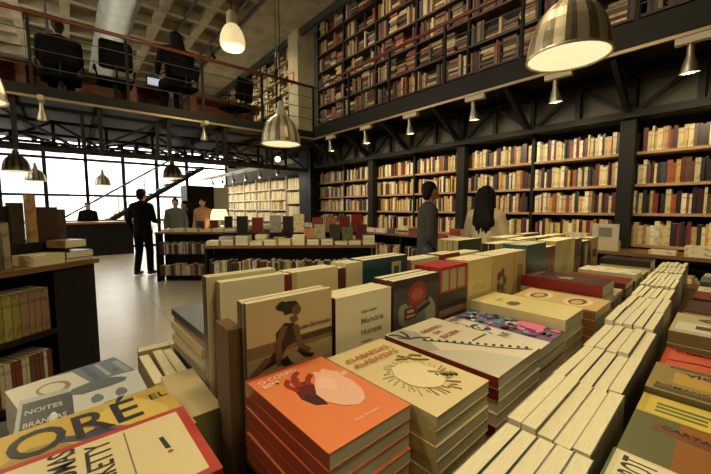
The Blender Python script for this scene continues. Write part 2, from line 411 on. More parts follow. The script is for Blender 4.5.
def bulk_mesh(recs, name, lab):
    verts, faces, cols, mi = [], [], [], []
    F6 = ((0,1,3,2), (4,6,7,5), (0,4,5,1), (2,3,7,6), (0,2,6,4), (1,5,7,3))
    for M, (w, h, t), c in recs:
        n = len(verts)
        for x in (0, w):
            for y in (0, h):
                for z in (0, t): verts.append(tuple(M @ Vector((x, y, z))))
        for k, f in enumerate(F6):
            faces.append(tuple(n+j for j in f)); mi.append(1 if k in (1, 3) else 0); cols.append(c)
    me = bpy.data.meshes.new(name); me.from_pydata(verts, [], faces)
    me.materials.append(M_spines); me.materials.append(M_page)
    at = me.color_attributes.new('Col', 'FLOAT_COLOR', 'CORNER')
    for p in me.polygons:
        p.material_index = mi[p.index]
        for l in p.loop_indices: at.data[l].color = (*cols[p.index], 1)
    o = link(name, me); tag(o, lab, 'books', kind='stuff'); return o

# ------------------------------------------------------------------ display book builder
meshcache = {}
def book_parts(w, h, t, mc, ms, mp):
    key = (round(w, 4), round(h, 4), round(t, 4), mc.name, ms.name, mp.name)
    if key not in meshcache:
        c = .0009
        a = MB().box(0, w, 0, h, 0, c, mc).box(0, w, 0, h, t-c, t, mc).box(0, c, 0, h, c, t-c, ms).mesh('cover')
        b = MB().box(c, w-.0007, .0007, h-.0007, c, t-c, mp).mesh('page_block')
        meshcache[key] = (a, b)
    return meshcache[key]
def card(rgb, rough=.32, gloss=0):
    n = 'card_%d_%d_%d' % rgb
    return mat(n, hexc(*rgb), rough, coat=gloss)
INK = {}
def ink(rgb): return mat('ink_%d_%d_%d' % rgb, hexc(*rgb), .45)
def text_mesh(s, size, ex=.00015, align='LEFT', xs=1.0):
    cu = bpy.data.curves.new('title', 'FONT'); cu.body = s; cu.size = size; cu.extrude = ex; cu.align_x = align; cu.offset = size*.012; cu.resolution_u = 3
    o = bpy.data.objects.new('title', cu); COL.objects.link(o)
    dg = bpy.context.evaluated_depsgraph_get(); me = bpy.data.meshes.new_from_object(o.evaluated_get(dg))
    bpy.data.objects.remove(o); bpy.data.curves.remove(cu)
    me.materials.clear()
    for v in me.vertices: v.co.x *= xs
    return me
def book(M, w, h, t, lab, group, cover=(200,190,150), spine=None, page=None, arts=(), texts=(), name='book', cat='book', coat=0, tex=False):
    r = bpy.data.objects.new(name, None); COL.objects.link(r); r.matrix_world = M; r.empty_display_size = .03
    tag(r, lab, cat, group)
    mc = card(cover, gloss=coat) if not tex else M_cover; ms = card(spine or cover, gloss=coat)
    a, b = book_parts(w, h, t, mc, ms, page or M_page)
    oc = link('cover', a, r); link('page_block', b, r)
    if tex: oc.color = (*hexc(*cover), 1)
    lv = 0
    if arts:
        m = MB()
        for rgb, pts in arts:
            lv += 1; m.poly([(u*w, v*h) for u, v in pts], t, t+.00008*lv+.00012, ink(rgb))
        m.build('cover_art', None, oc)
    for s, u, v, size, rgb, rot, *xs in texts:
        me = text_mesh(s, size, xs=xs[0] if xs else 1); me.materials.append(ink(rgb))
        link('title_lettering', me, oc, TR(u*w, v*h, t+.0003+.00008*lv) @ RZ(rot))
    return r
def ell(cx, cy, rx, ry, n=20, a0=0, a1=2*PI, wob=0, seed=0):
    rnd = random.Random(seed); return [(cx+rx*(1+rnd.uniform(-wob, wob))*math.cos(a0+(a1-a0)*k/n), cy+ry*(1+rnd.uniform(-wob, wob))*math.sin(a0+(a1-a0)*k/n)) for k in range(n)]
def rect(a, b, c, d): return [(a, b), (c, b), (c, d), (a, d)]
def stroke(pts, w):
    """thick polyline in cover fractions -> one quad per piece"""
    out = []
    for (a, b), (c, d) in zip(pts, pts[1:]):
        L = math.hypot(c-a, d-b) or 1; nx, ny = -(d-b)/L*w/2, (c-a)/L*w/2
        out.append([(a+nx, b+ny), (c+nx, d+ny), (c-nx, d-ny), (a-nx, b-ny)])
    return out
TB = 1.01      # table top height
TA = math.radians(2.3)
TT = TR(.2, .3, 0) @ RZ(TA) @ TR(-.2, -.3, 0)     # main table frame
FOREUP = Matrix(((0, 1, 0, 0), (0, 0, 1, 0), (1, 0, 0, 0), (0, 0, 0, 1)))  # fore edge up, length along X, thickness along +Y
def stack(nm, x, y, zt, w, h, n, cover, spine, page=None, arts=(), texts=(), flips=(), T=TT, zb=TB, jit=.0016, top=None, where='on the big table', coat=0, covers=None, rot=0, tex=False):
    """n books piled from zb up to zt; only the topmost carries the printed front"""
    t = (zt-zb)/n; rnd = random.Random(nm)
    for k in range(n):
        istop = k == n-1
        a = rot+(0 if istop else rnd.uniform(-.008, .008)); jx, jy = (0, 0) if istop else (rnd.uniform(-jit, jit), rnd.uniform(-jit, jit))
        M = T @ TR(x+w/2+jx, y+h/2+jy, zb+k*t+.0003) @ RZ(a) @ TR(-w/2, -h/2, 0)
        if k in flips: M = M @ TR(w, h, 0) @ RZ(PI)
        cc, ss = (covers[k] if covers else (cover, spine))
        if istop: cc, ss = cover, spine
        lab = (top or nm)+', on top of its pile' if istop else '%s, %s from the bottom of its pile' % (nm, ordw(k))
        book(M, w, h, t-.0006, lab, 'books in the %s pile' % nm, cc, ss, page, arts if istop else (), texts if istop else (), coat=coat, tex=tex)
def upright(nm, x, y, w, h, ts, cover, spine, arts=(), texts=(), T=TT, zb=TB, where='standing on the big table', page=None, lean=.0, tops=None, tex=False, gap=.0015):
    """copies standing one behind the other, fronts towards -Y; ts = thicknesses front to back"""
    yy = y
    for k, t in enumerate(ts):
        yy += t
        M = T @ TR(x+(0 if k == 0 else random.uniform(-.002, .003)), yy, zb+.0003) @ Matrix.Rotation(-lean, 4, 'X') @ UPM
        # flat frame: thickness z -> -Y ; front cover is top (z=t) so it faces -Y
        lab = '%s, standing, front copy' % nm if k == 0 else '%s, standing, %s copy back' % (nm, ordw(k))
        book(M, w, h-(0 if k == 0 else random.uniform(0, .002)), t-.0005, lab, 'copies of the ' + nm, cover, spine, page, arts if k == 0 else (), texts if k == 0 else (), tex=tex)
        yy += gap

# ------------------------------------------------------------------ main table
def display_table(lab, x0, x1, y0, y1, z, T, m_top=M_tablewood, base=True):
    r = bpy.data.objects.new('display_table', None); COL.objects.link(r); r.matrix_world = T @ TR(x0, y0, 0); tag(r, lab, 'table')
    w, d = x1-x0, y1-y0
    MB().box(0, w, 0, d, z-.035, z).build('table_top', m_top, r)
    if base:
        MB().box(.04, w-.04, .04, d-.04, .08, z-.035).build('cabinet_body', M_black, r); MB().box(.08, w-.08, .08, d-.08, 0, .08).build('plinth', M_steel, r)
    return r
display_table('big brown wooden display table under the big rows of books', .240, 2.75, -.36, 1.2, TB, TT)

# orange heart stack
heart_pink = [(.42,.50),(.52,.62),(.62,.70),(.66,.78),(.72,.74),(.80,.78),(.84,.70),(.90,.66),(.86,.60),(.88,.48),(.84,.34),(.74,.24),(.62,.22),(.50,.28),(.42,.38)]
heart_red = [(.26,.52),(.30,.42),(.40,.36),(.44,.50),(.52,.62),(.50,.70),(.40,.72),(.30,.66)]
arts = [((176,62,38), rect(0,.965,1,1)), ((104,26,22), heart_red), ((60,26,24), [(.27,.50),(.31,.40),(.41,.36),(.43,.47),(.35,.55)])]
for s in stroke([(.32,.62),(.28,.74),(.36,.80)], .05)+stroke([(.40,.66),(.42,.80),(.54,.86)], .055)+stroke([(.36,.66),(.38,.76),(.46,.78)], .045)+stroke([(.46,.64),(.54,.72),(.62,.76)], .05): arts.append(((150,50,34), s))
arts.append(((240,188,160), heart_pink)); arts.append(((240,188,160), [(.86,.62),(.97,.64),(.96,.59),(.87,.57)]))
arts.append(((246,200,176), [(.50,.56),(.64,.68),(.70,.66),(.74,.56),(.62,.44)]))
stack('orange heart-cover book', .228, .322, 1.15, .158, .238, 6, (238,136,84), (150,50,30), None, arts,
      [('O CORPO', .07, .86, .0165, (250,225,200), .04), ('BEM', .07, .79, .0165, (250,225,200), .04),
       ('ficção & ensaio', .42, .10, .008, (250,205,180), 0)], top='orange book with a red and pink heart on its front', coat=.6, flips=())
# alabardas
arts = [((222,204,150), rect(0,0,1,1))]
rnd = random.Random(4)
for k in range(34):
    a = k/34*2*PI+rnd.uniform(-.05, .05); r0, r1 = rnd.uniform(.26, .31), rnd.uniform(.33, .42)
    arts.append((rnd.choice(((176,158,112), (190,172,124), (150,132,92))), stroke([(.52+r0*math.cos(a), .36+r0*.72*math.sin(a)), (.52+r1*math.cos(a+.12), .36+r1*.72*math.sin(a+.12))], .009)[0]))
arts.append(((236,220,172), ell(.5, .36, .25, .19, 26, wob=.05)))
for s in stroke([(.62,.62),(.72,.58),(.86,.60),(.94,.54)], .02)+stroke([(.70,.66),(.80,.52),(.92,.46)], .012)+stroke([(.64,.34),(.74,.27),(.84,.20)], .035): arts.append(((150,132,92), s))
for k in range(5): arts.append(((60,50,36), rect(.64+k*.045, .26-k*.02, .665+k*.045, .285-k*.02)))
stack('cream sketch-cover book', .391, .278, 1.148, .158, .262, 6, (228,212,160), (214,196,140), None, arts,
      [('ALABARDAS,', .07, .80, .0215, (178,84,52), 0), ('ALABARDAS', .07, .70, .0215, (178,84,52), 0)], top='cream book with red title and a pencil sketch')
# whale
arts = [((216,206,178), rect(0,0,1,1)), ((168,164,146), [(0,.55),(.02,.98),(.30,1),(.36,.86),(.22,.62),(.12,.50)]), ((196,190,166), [(0,.1),(0,.55),(.12,.50),(.42,.30),(.6,.0),(.05,0)])]
for s in stroke([(.04,.88),(.12,.80),(.22,.78),(.34,.70)], .03)+stroke([(.12,.80),(.10,.92),(.02,.97)], .035)+stroke([(.12,.80),(.20,.88),(.22,.96)], .03): arts.append(((40,36,30), s))
q = [(.20,.70),(.34,.58),(.48,.42),(.62,.26),(.76,.12),(.88,.03)]
for s in stroke(q, .018): arts.append(((52,46,38), s))
for k in range(14):
    t = k/13; x_, y_ = .22+.64*t, .68-.64*t; arts.append(((52,46,38), ell(x_+.02, y_+.03, .02, .013, 8)))
arts.append(((120,108,84), rect(.62,.42,.92,.43)))
stack('white whale-cover book', .567, .270, 1.15, .195, .275, 6, (222,212,182), (122,28,28), None, arts,
      [('DENTRO', .36, .78, .020, (150,44,36), 0), ('DA', .46, .70, .018, (150,44,36), 0), ('BALEIA', .42, .60, .022, (150,44,36), 0)], top='white book with red title and whale drawing', flips=(0, 2, 3), covers=[((222,212,182), (230,216,170)), ((150,40,36), (110,24,26)), ((222,212,182), (230,216,170)), ((222,212,182), (226,212,166)), ((222,212,182), (122,28,28)), ((222,212,182), (122,28,28))])
# comic
arts = [((226,216,190), rect(0,.0,.48,1)), ((74,124,158), rect(.48,.45,1,1)), ((80,58,110), rect(.48,0,1,.55))]
rnd = random.Random(8)
for cx_, cy_ in ((.18,.78), (.34,.62), (.16,.52)):
    arts += [((30,26,28), ell(cx_, cy_, .11, .10, 18, wob=.15, seed=3)), ((232,222,200), ell(cx_-.03, cy_, .05, .055, 14)), ((232,222,200), ell(cx_+.05, cy_, .035, .05, 12)), ((30,26,28), ell(cx_-.03, cy_, .022, .025, 10))]
for k in range(70):
    x_, y_ = rnd.uniform(.5, .95), rnd.uniform(.03, .95); c_ = rnd.choice(((206,90,140), (44,34,70), (96,150,180), (214,204,190), (120,60,120), (30,26,40), (226,120,150)))
    arts.append((c_, ell(x_, y_, rnd.uniform(.02, .06), rnd.uniform(.015, .04), 7, wob=.4, seed=k)))
arts.append(((226,96,150), [(.66,.12),(.94,.16),(.96,.36),(.82,.42),(.70,.30)]))
stack('purple comic-cover book', .785, .29, 1.122, .21, .27, 4, (120,96,140), (34,30,40), None, arts,
      [('CAVEIRA', .02, .86, .024, (40,34,34), .0), ('ZINE', .02, .30, .03, (40,34,34), .0)], top='white and purple comic book with skull drawings', covers=[((210,200,160), (206,190,140)), ((190,80,120), (120,40,80)), ((60,40,60), (46,34,44)), ((120,96,140), (34,30,40))], flips=())
stack('plain cream book', 1.003, .292, 1.15, .165, .275, 5, (238,222,150), (236,220,160), None,
      [((96,84,48), ell(.38, .60, .16, .07, 14, wob=.12, seed=2)), ((60,54,36), ell(.40, .60, .07, .04, 10, wob=.2)), ((130,118,70), rect(.3,.74,.5,.75))], [('uma história', .3, .78, .009, (120,108,64), 0)], top='plain cream book with a small dark emblem')
arts = [((214,178,110), rect(0,0,1,1)), ((236,214,160), ell(.5, .75, .34, .16)), ((110,70,42), ell(.5, .75, .25, .10)), ((214,178,110), ell(.5, .75, .17, .06)), ((236,214,160), ell(.5, .28, .34, .16)), ((110,70,42), ell(.5, .28, .25, .10)), ((214,178,110), ell(.46, .28, .17, .06)), ((80,50,34), rect(0,.0,.05,1))]
stack('tan oval-cover book', 1.185, .266, 1.14, .19, .255, 5, (214,178,110), (150,104,60), None, arts, [], top='tan book with two brown oval medallions')
stack('thick dark red book', 1.40, .295, 1.18, .17, .275, 4, (64,18,20), (140,36,38), None, [((206,190,150), rect(.3,.40,.34,.56)), ((206,190,150), rect(.4,.40,.44,.58)), ((206,190,150), rect(.5,.40,.54,.52)), ((110,40,36), rect(.05,.85,.95,.9))], [], top='thick dark red book with pale lettering', covers=[((214,190,120), (206,180,110)), ((120,50,30), (150,70,40)), ((214,200,150), (200,186,130)), ((64,18,20), (140,36,38))])
rs = random.Random(21)
CV = [((226,214,164), (214,200,140)), ((120,40,34), (96,30,28)), ((210,176,96), (190,150,80)), ((46,40,36), (40,34,30)), ((196,180,130), (180,160,110)), ((92,106,96), (70,84,78)), ((232,222,186), (226,212,170))]
cn_ = ['cream', 'dark red', 'mustard', 'black', 'sand', 'grey-green', 'ivory']
xx = 1.60
farlab = ['first after the thick dark red pile', 'second past the dark red pile', 'third after the thick dark red pile', 'fourth after the thick dark red pile', 'fifth after the thick dark red pile', 'sixth after the thick dark red pile', 'last before the table end', 'at the table end']
for k, ci in enumerate((4, 1, 6, 0, 3)):
    zt = TB+[.10,.115,.125,.10,.14,.12,.15,.12][k]
    stack('%s book, %s' % (cn_[ci], farlab[k]), xx, .30, zt, .165, .235, 4, CV[ci][0], CV[ci][1], covers=[CV[(ci+j*2) % 7] for j in range(4)], top='%s book, %s' % (cn_[ci], farlab[k]), tex=True); xx += .215

# first upright row (fronts face the near side)
ph = [((200,184,140), rect(0,.42,1,1)), ((120,106,76), rect(0,.3,1,.45)), ((150,136,100), rect(0,0,1,.3)), ((60,52,38), rect(.42,.36,1,.44)), ((70,60,44), rect(.0,.0,.55,.07)), ((168,150,112), [(.3,.12),(.6,.26),(1,.30),(1,.06),(.5,.04)])]
blk, skn = (34,28,24), (104,82,56)
ph += [(blk, [(.20,.24),(.30,.34),(.30,.55),(.40,.66),(.52,.62),(.54,.50),(.50,.38),(.42,.34),(.34,.18),(.14,.12)]), (blk, ell(.46, .84, .10, .09, 14, wob=.2, seed=5)), (blk, ell(.38, .88, .07, .06, 12, wob=.25, seed=6)),
       (skn, ell(.54, .80, .055, .07, 12)), (skn, [(.46,.72),(.54,.74),(.56,.66),(.48,.62)])]
for s in stroke([(.40,.62),(.32,.40),(.34,.12)], .07)+stroke([(.52,.60),(.56,.42),(.60,.28),(.70,.20)], .065)+stroke([(.22,.26),(.12,.16),(.03,.08)], .075): ph.append((skn, s))
for s in stroke([(.56,.26),(.64,.16),(.74,.12)], .05)+stroke([(.38,.20),(.44,.08),(.5,.04)], .09): ph.append((blk, s))
ph = [(c_, [(u, .44+.56*v) for u, v in p]) for c_, p in ph]
upright('sepia photograph book of a crouching woman', .240, .576, .192, .270, [.012, .014, .014], (196,180,136), (90,78,56), ph, [('Leite Derramado', .56, .735, .0115, (48,40,30), .0)])
upright('white book with green lettering', .445, .578, .180, .242, [.022, .024, .022], (234,226,196), (70,44,32),
        [((206,196,160), rect(0,0,1,.3)), ((150,146,116), stroke([(.5,.1),(.62,.3),(.66,.42)], .012)[0]), ((150,146,116), stroke([(.62,.1),(.60,.3)], .01)[0]), ((150,146,116), stroke([(.7,.14),(.62,.28)], .01)[0])],
        [('Clara Lemos', .42, .80, .010, (120,128,92), 0), ('Memória', .42, .69, .021, (120,128,92), 0), ('Humana', .42, .58, .021, (120,128,92), 0), ('romance', .42, .50, .010, (120,128,92), 0)])
rd = [((62,66,58), rect(0,0,1,1)), ((120,118,98), ell(.5, .35, .36, .3, 14, wob=.2, seed=9)), ((160,156,130), ell(.8, .4, .14, .2, 12, wob=.25, seed=4)), ((150,146,122), ell(.2, .46, .1, .16, 12, wob=.25, seed=5)), ((44,40,36), rect(.0,.86,1,1)), ((150,56,34), ell(.5, .72, .21, .20, 24)), ((186,92,58), ell(.5, .72, .13, .10, 16, wob=.15)), ((110,40,28), rect(.22,.36,.48,.54)), ((206,180,130), rect(.28,.46,.42,.50)), ((206,180,130), rect(.26,.39,.44,.42)), ((30,26,24), [(.48,.40),(.8,.5),(.78,.56),(.5,.48)])]
rd = [(c_, [(u, .30+.70*v) for u, v in p]) for c_, p in rd]
upright('dark green-grey book with a red disc', .636, .580, .200, .252, [.024, .026, .024], (62,66,58), (84,26,22), rd, [])
rt = [((64,56,48), rect(0,0,1,.7)), ((150,120,84), rect(0,.42,1,.5)), ((96,44,34), rect(0,.2,1,.42)), ((186,170,130), rect(.08,.72,.3,.96)), ((186,170,130), rect(.36,.72,.58,.96)), ((186,170,130), rect(.64,.72,.9,.96)), ((170,40,30), rect(0,0,1,.2)), ((40,34,30), rect(0,.50,1,.56))]
upright('red book with a photo front', .845, .582, .156, .262, [.022, .022, .022, .022], (180,44,34), (150,32,26), rt, [], page=mat('red_page_edges', hexc(186, 44, 34), .5))
upright('plain cream hardback', 1.010, .582, .165, .266, [.03, .028, .028], (222,204,140), (210,190,124), [((200,180,110), rect(.2,.6,.28,.66)), ((200,180,110), rect(.34,.6,.42,.68)), ((200,180,110), rect(.48,.6,.56,.66)), ((200,180,110), rect(.62,.6,.7,.67))], [])
fl = [((206,184,122), rect(0,0,1,1))]
for k in range(5):
    a = k*1.26; fl.append(((104,92,62), ell(.24+.09*math.cos(a), .62+.12*math.sin(a), .055, .07, 12, wob=.15, seed=k)))
for s in stroke([(.24,.5),(.2,.3),(.3,.1)], .025)+stroke([(.3,.36),(.38,.5)], .02): fl.append(((104,92,62), s))
fl += [((190,164,104), rect(.6,0,.62,1)), ((170,144,88), rect(.72,.3,.9,.8))]
upright('cream book with a drawn flower', 1.182, .582, .29, .266, [.026, .03, .03], (206,184,122), (196,176,120), fl, [])
upright('teal green book', 1.485, .584, .22, .283, [.016, .02, .02, .02, .022], (44,84,80), (56,96,90), [((34,66,64), ell(.5, .3, .2, .16, 10, wob=.3)), ((70,110,100), rect(.55,.3,.75,.33))], [])
upright('brown patterned book', 1.712, .59, .13, .255, [.024, .024, .024], (84,60,44), (60,40,30), [((170,150,110), stroke([(.2,.2),(.5,.6),(.3,.9)], .1)[0]), ((150,60,40), rect(.6,.1,.8,.9))], [])
upright('tall olive cream book', 1.85, .59, .31, .275, [.03, .03, .03], (196,186,128), (180,170,110), [((170,166,104), [(.3,0),(.75,.6),(.8,1),(.6,1),(.2,.2)]), ((214,206,150), [(.7,0),(1,.3),(1,.0)])], [])
upright('dark brown novel', 2.18, .60, .15, .265, [.03, .03], (56,40,34), (50,34,28), [((120,84,56), rect(.2,.2,.8,.6))], [])
upright('black and white novel', 2.36, .60, .16, .24, [.03, .03], (40,36,34), (30,26,24), [((170,160,130), rect(.3,.1,.6,.9))], [])
upright('mustard novel', 2.54, .60, .16, .25, [.03, .03], (176,140,76), (150,116,60), [((90,60,40), rect(.2,.5,.8,.7))], [])

# second upright row
Y2 = .722
upright('large plain white book', .246, Y2-.008, .152, .285, [.016, .016], (232,222,186), (120,104,70), [((214,202,164), rect(0,.0,1,.03))], [])
upright('thin spine-on copy of the large white book', .232, Y2+.03, .165, .292, [.014, .018], (206,194,150), (60,50,36), [], [])
upright('narrow dark red book beside the large white one', .400, Y2, .022, .28, [.03, .03], (120,26,24), (120,26,24))
upright('tall cream book with a blank front', .424, Y2, .145, .282, [.03, .03], (220,206,154), (150,130,90), [((196,176,120), rect(0,0,.1,1))])
upright('narrow brown book between cream ones', .572, Y2, .024, .275, [.03, .03], (96,54,34), (90,48,30))
upright('broad cream book beside the teal one', .599, Y2, .062, .285, [.032, .032], (222,208,158), (210,194,140))
upright('teal blue book with a small cream label', .664, Y2, .20, .287, [.03, .034], (36,76,82), (30,66,72), [((206,186,120), rect(.62,.72,.84,.94)), ((60,90,80), rect(.67,.77,.79,.89))])
upright('white book with a brown lower edge', .90, Y2+.01, .16, .262, [.034, .034], (214,204,170), (120,60,46), [((110,40,34), rect(0,0,1,.5))])
upright('rust red paperback', 1.075, Y2+.01, .13, .265, [.034, .034], (130,44,34), (120,40,32))
upright('cream annual', 1.22, Y2+.02, .16, .255, [.034, .034], (226,212,166), (216,200,150))
upright('pale novel with dark top line', 1.55, Y2+.03, .22, .27, [.034, .034], (214,200,150), (60,50,40))
upright('ivory boxed book', 1.80, Y2+.03, .24, .275, [.034, .034], (226,214,164), (200,184,130))
upright('cocoa brown novel', 2.07, Y2+.03, .2, .27, [.034, .034], (80,56,40), (70,48,36))
upright('straw coloured novel', 2.30, Y2+.03, .26, .268, [.034, .034], (206,186,120), (190,170,110))
# black copies on a raised block behind
tag(MB().box(0, .5, 0, .2, 0, .09).build('display_riser', M_black), 'low black riser block behind the second row of standing books', 'riser'); bpy.data.objects['display_riser'].matrix_world = TT @ TR(1.46, .92, TB)
upright('black book with a white square', 1.52, .93, .24, .185, [.03, .03, .03, .03], (26,24,22), (190,170,110), [((206,196,160), rect(.45,.35,.62,.65)), ((206,196,160), rect(.68,.35,.76,.65))], zb=TB+.0905, where='standing on the low black riser')
upright('sand-coloured atlas', 2.0, .92, .28, .262, [.034, .034, .03], (206,184,126), (190,166,110)); upright('dark covered atlas', 2.32, .93, .28, .265, [.034, .034], (52,46,40), (160,140,100))
# far side flat piles: left-hand end shows
stack('mixed end-pile book', .250, .84, 1.15, .19, .285, 7, (96,100,96), (58,66,72), covers=[((70,84,90), (60,76,84)), ((190,170,120), (180,160,110)), ((200,186,140), (210,196,150)), ((120,60,40), (150,110,70)), ((206,190,140), (196,176,120)), ((150,90,60), (140,80,60)), ((96,100,96), (58,66,72))], jit=.008, top='grey-covered hardback')
stack('far-side ivory book', .45, .87, 1.12, .16, .24, 3, (220,206,160), (200,186,140)); stack('far-side olive book', .64, .87, 1.13, .16, .24, 3, (120,120,80), (100,100,66))

# fore-edge-up row of paperbacks
gx = .25; gi = 0; rg = random.Random(5)
SIDES = [(60,66,62), (150,146,110), (44,40,40), (120,106,70), (76,84,90), (160,150,110), (90,40,36)]
rowlab = []
while gx < 2.45:
    L = rg.choice((.20, .21, .205)); n = rg.choice((5, 6, 5, 7)) if gi not in (1, 2) else 5
    wtot = .104; t = wtot/n; hz = rg.uniform(.134, .143); y = .098+.027*(gx-.25)+rg.uniform(-.002, .002)
    side = SIDES[gi % 7]
    for k in range(n):
        missing = (gi in (3, 5) and k == 2)
        a = .02*rg.choice((-1, 1))*(k == n-1)*(gi in (2, 4, 6))+.004
        dz = rg.uniform(-.004, .002)
        M = TT @ TR(gx+rg.uniform(-.004, .004), y+k*t+.001, TB+.0005) @ TR(L/2, 0, 0) @ RZ(a) @ TR(-L/2, 0, 0) @ FOREUP
        book(M, hz+dz, L-.004, t-.0008, 'upturned paperback, %s across, in the %s cluster of the long fore-edge row' % (ordw(k), ordw(gi)), 'fore-edge-up paperbacks in the %s cluster of the long row' % ordw(gi), side, (200,186,140), name='paperback_book', tex=True)
    gx += L+.006; gi += 1

# right-hand flat row
def rstack(nm, x, w, zt, n, cover, spine, arts=(), texts=(), top=None, h=.21, rot=0, **k):
    stack(nm, x, .094-h, zt, w, h, n, cover, spine, None, arts, texts, top=top, rot=rot, where='in the right-hand flat row', **k)
rstack('lettered green-cream book', .352, .168, 1.14, 4, (214,204,160), (180,172,120), [((70,84,60), rect(0,0,.03,1)), ((70,84,60), rect(.03,.985,1,1)), ((226,216,176), rect(.06,.03,.97,.96))],
       [('GARROT', .46, .79, .046, (16,14,12), 0, .44), ('BUTLER', .46, .60, .046, (16,14,12), 0, .46), ('romance', .3, .44, .016, (20,18,16), 0)], top='cream book with huge black condensed letters')
rstack('brown book', .523, .145, 1.13, 4, (146,96,46), (96,70,40), [((110,92,48), rect(0,0,1,.0+.001)), ((96,96,52), rect(0,.75,1,1)), ((112,70,36), [(.70,.88),(.84,.88),(.72,.05),(.58,.05)])],
       [('CARTAS DO CAMPO', .78, .84, .016, (52,32,22), -PI/2-.1)], top='plain brown book with a slanted title band')
rstack('yellow green-lettered book', .671, .075, 1.13, 4, (202,178,70), (150,132,60), [((212,190,84), rect(.05,.05,.95,.95)), ((96,110,44), rect(.2,.62,.3,.9)), ((96,110,44), rect(.38,.62,.48,.9)), ((96,110,44), rect(.56,.6,.66,.9)), ((96,110,44), rect(.25,.2,.35,.5)), ((96,110,44), rect(.45,.24,.55,.5)), ((150,150,60), rect(.65,.1,.75,.5)), ((230,214,110), ell(.6, .2, .2, .1, 10, wob=.3))], [], top='yellow book with rows of green lettering')
rstack('grey and yellow photo book', .75, .14, 1.14, 4, (150,132,80), (96,86,56), [((186,150,64), rect(.35,.5,.75,.85)), ((46,40,34), [(.45,.36),(.6,.44),(.56,.5),(.42,.44)]), ((226,200,84), [(.5,.3),(.8,.2),(.75,.1),(.45,.2)]), ((54,46,36), [(.6,.18),(.8,.02),(.9,.05),(.7,.25)]), ((80,70,50), rect(.05,.05,.14,.95)), ((96,84,56), rect(.9,.02,.97,.9))],
       [('vida', .70, .78, .030, (54,46,34), -PI/2), ('ROMANCES', .16, .95, .016, (84,70,46), -PI/2)], top='grey book with yellow shapes and dark title')
rstack('red-orange book', .898, .155, 1.125, 4, (196,76,42), (150,50,30), [((206,92,56), rect(.05,.04,.9,.96)), ((96,30,24), [(.40,.95),(.48,.72),(.44,.4),(.5,.1),(.54,.1),(.50,.42),(.54,.72),(.46,.95)]), ((110,34,26), ell(.5, .35, .12, .05, 10, wob=.3)), ((70,24,20), rect(.86,.1,.93,.8))], [('CEM ANOS', .84, .92, .022, (60,22,18), -PI/2)], top='red-orange book with a dark branch drawing')
rstack('cream oval-window book', 1.058, .20, 1.165, 5, (190,176,130), (110,100,64), [((90,78,56), ell(.75, .60, .12, .2, 20)), ((150,136,100), ell(.75, .58, .08, .14, 16)), ((206,206,190), rect(.12,.25,.52,.96)), ((104,60,52), rect(.25,.62,.42,.80)), ((40,40,36), rect(.25,.44,.42,.50)), ((50,50,44), rect(.3,.34,.4,.4))], [], top='cream book with a dark oval and framed picture')
rstack('black-lettered grey book', 1.27, .17, 1.13, 3, (110,96,70), (60,50,38), [((36,32,28), rect(.1,.2,.4,.9)), ((150,136,100), rect(.5,.1,.8,.8)), ((40,34,30), rect(.6,.3,.7,.75))], [], top='grey book with black blocks on its front')
rstack('dark maroon book', 1.455, .19, 1.13, 3, (56,22,24), (40,18,18), [((206,190,160), rect(.30,.60,.60,.72)), ((120,40,36), rect(.1,.1,.9,.2))], [], top='dark maroon book with a pale label')
for k, ci in enumerate((3, 1, 6, 5, 0)):
    rstack('%s book past the maroon one, %s pile' % (cn_[ci], ordw(k)), 1.66+.19*k, .17, TB+[.05,.09,.08,.1,.07,.1][k], 2, CV[ci][0], CV[ci][1], [((60,50,40), rect(.2,.3,.5,.8))], [], top='%s book past the maroon one, %s pile beyond' % (cn_[ci], ordw(k)), tex=True)

# ------------------------------------------------------------------ second table at the left with capital, yellow, dark photo and pale books
T2B = .84
display_table('black low display table beside the walkway under leaning books', -.65, .236, .20, 1.36, T2B, Matrix.Identity(4), m_top=M_black)
# the books here lie with their tops towards -X: title reads towards +Y
def lstack(nm, x1, y0, zt, length, width, n, cover, spine, arts, texts, ang, top, covers=None, where='on the black low table'):
    T = TR(x1, y0, 0) @ RZ(ang+PI/2)      # local x (width) -> +Y, local y (height) -> -X
    stack(nm, 0, 0, zt, width, length, n, cover, spine, None, arts, texts, T=T, zb=T2B, top=top, covers=covers, where=where)
RED = (178,48,30); CRM = (222,206,156)
lstack('cream red-bordered book', .120, .385, 1.15, .235, .165, 7, CRM, RED, [(RED, rect(0,0,1,1)), (CRM, rect(.06,.05,.94,.955)), ((120,104,80), rect(.10,.325,.90,.332)), ((186,48,36), ell(.42,.165,.02,.014,8)), ((40,36,30), [(.46,.155),(.47,.18),(.64,.19),(.64,.168)])],
       [('O CAPITAL', .12, .80, .034, RED, 0, .66), ('THOMAS', .36, .545, .036, (44,40,34), 0, .66), ('PIKETTY', .34, .40, .036, (44,40,34), 0, .66)], .03, 'cream book with red border and tall thin black capitals')
yarts = [((206,172,62), rect(0,0,1,1)), ((222,194,84), ell(.5, .3, .4, .2, 12, wob=.2)), ((170,136,52), ell(.3, .75, .3, .2, 12, wob=.2)), ((46,54,84), ell(.42, .45, .2, .10, 12, wob=.35, seed=8)), ((150,90,80), stroke([(.2,.2),(.7,.5)], .04)[0]), ((60,66,100), stroke([(.3,.35),(.6,.62)], .07)[0]), ((220,200,120), stroke([(.1,.05),(.5,.35)], .03)[0])]
lstack('yellow painted-cover book', .140, .575, 1.10, .26, .176, 6, (196,160,62), (150,116,50), yarts,
       [('"ORÉ', .50, .97, .105, (12,12,14), -PI/2, .84), ('EL', .72, .13, .03, (12,12,14), -PI/2, 1)], .11, 'yellow painted book with big brushy black letters')
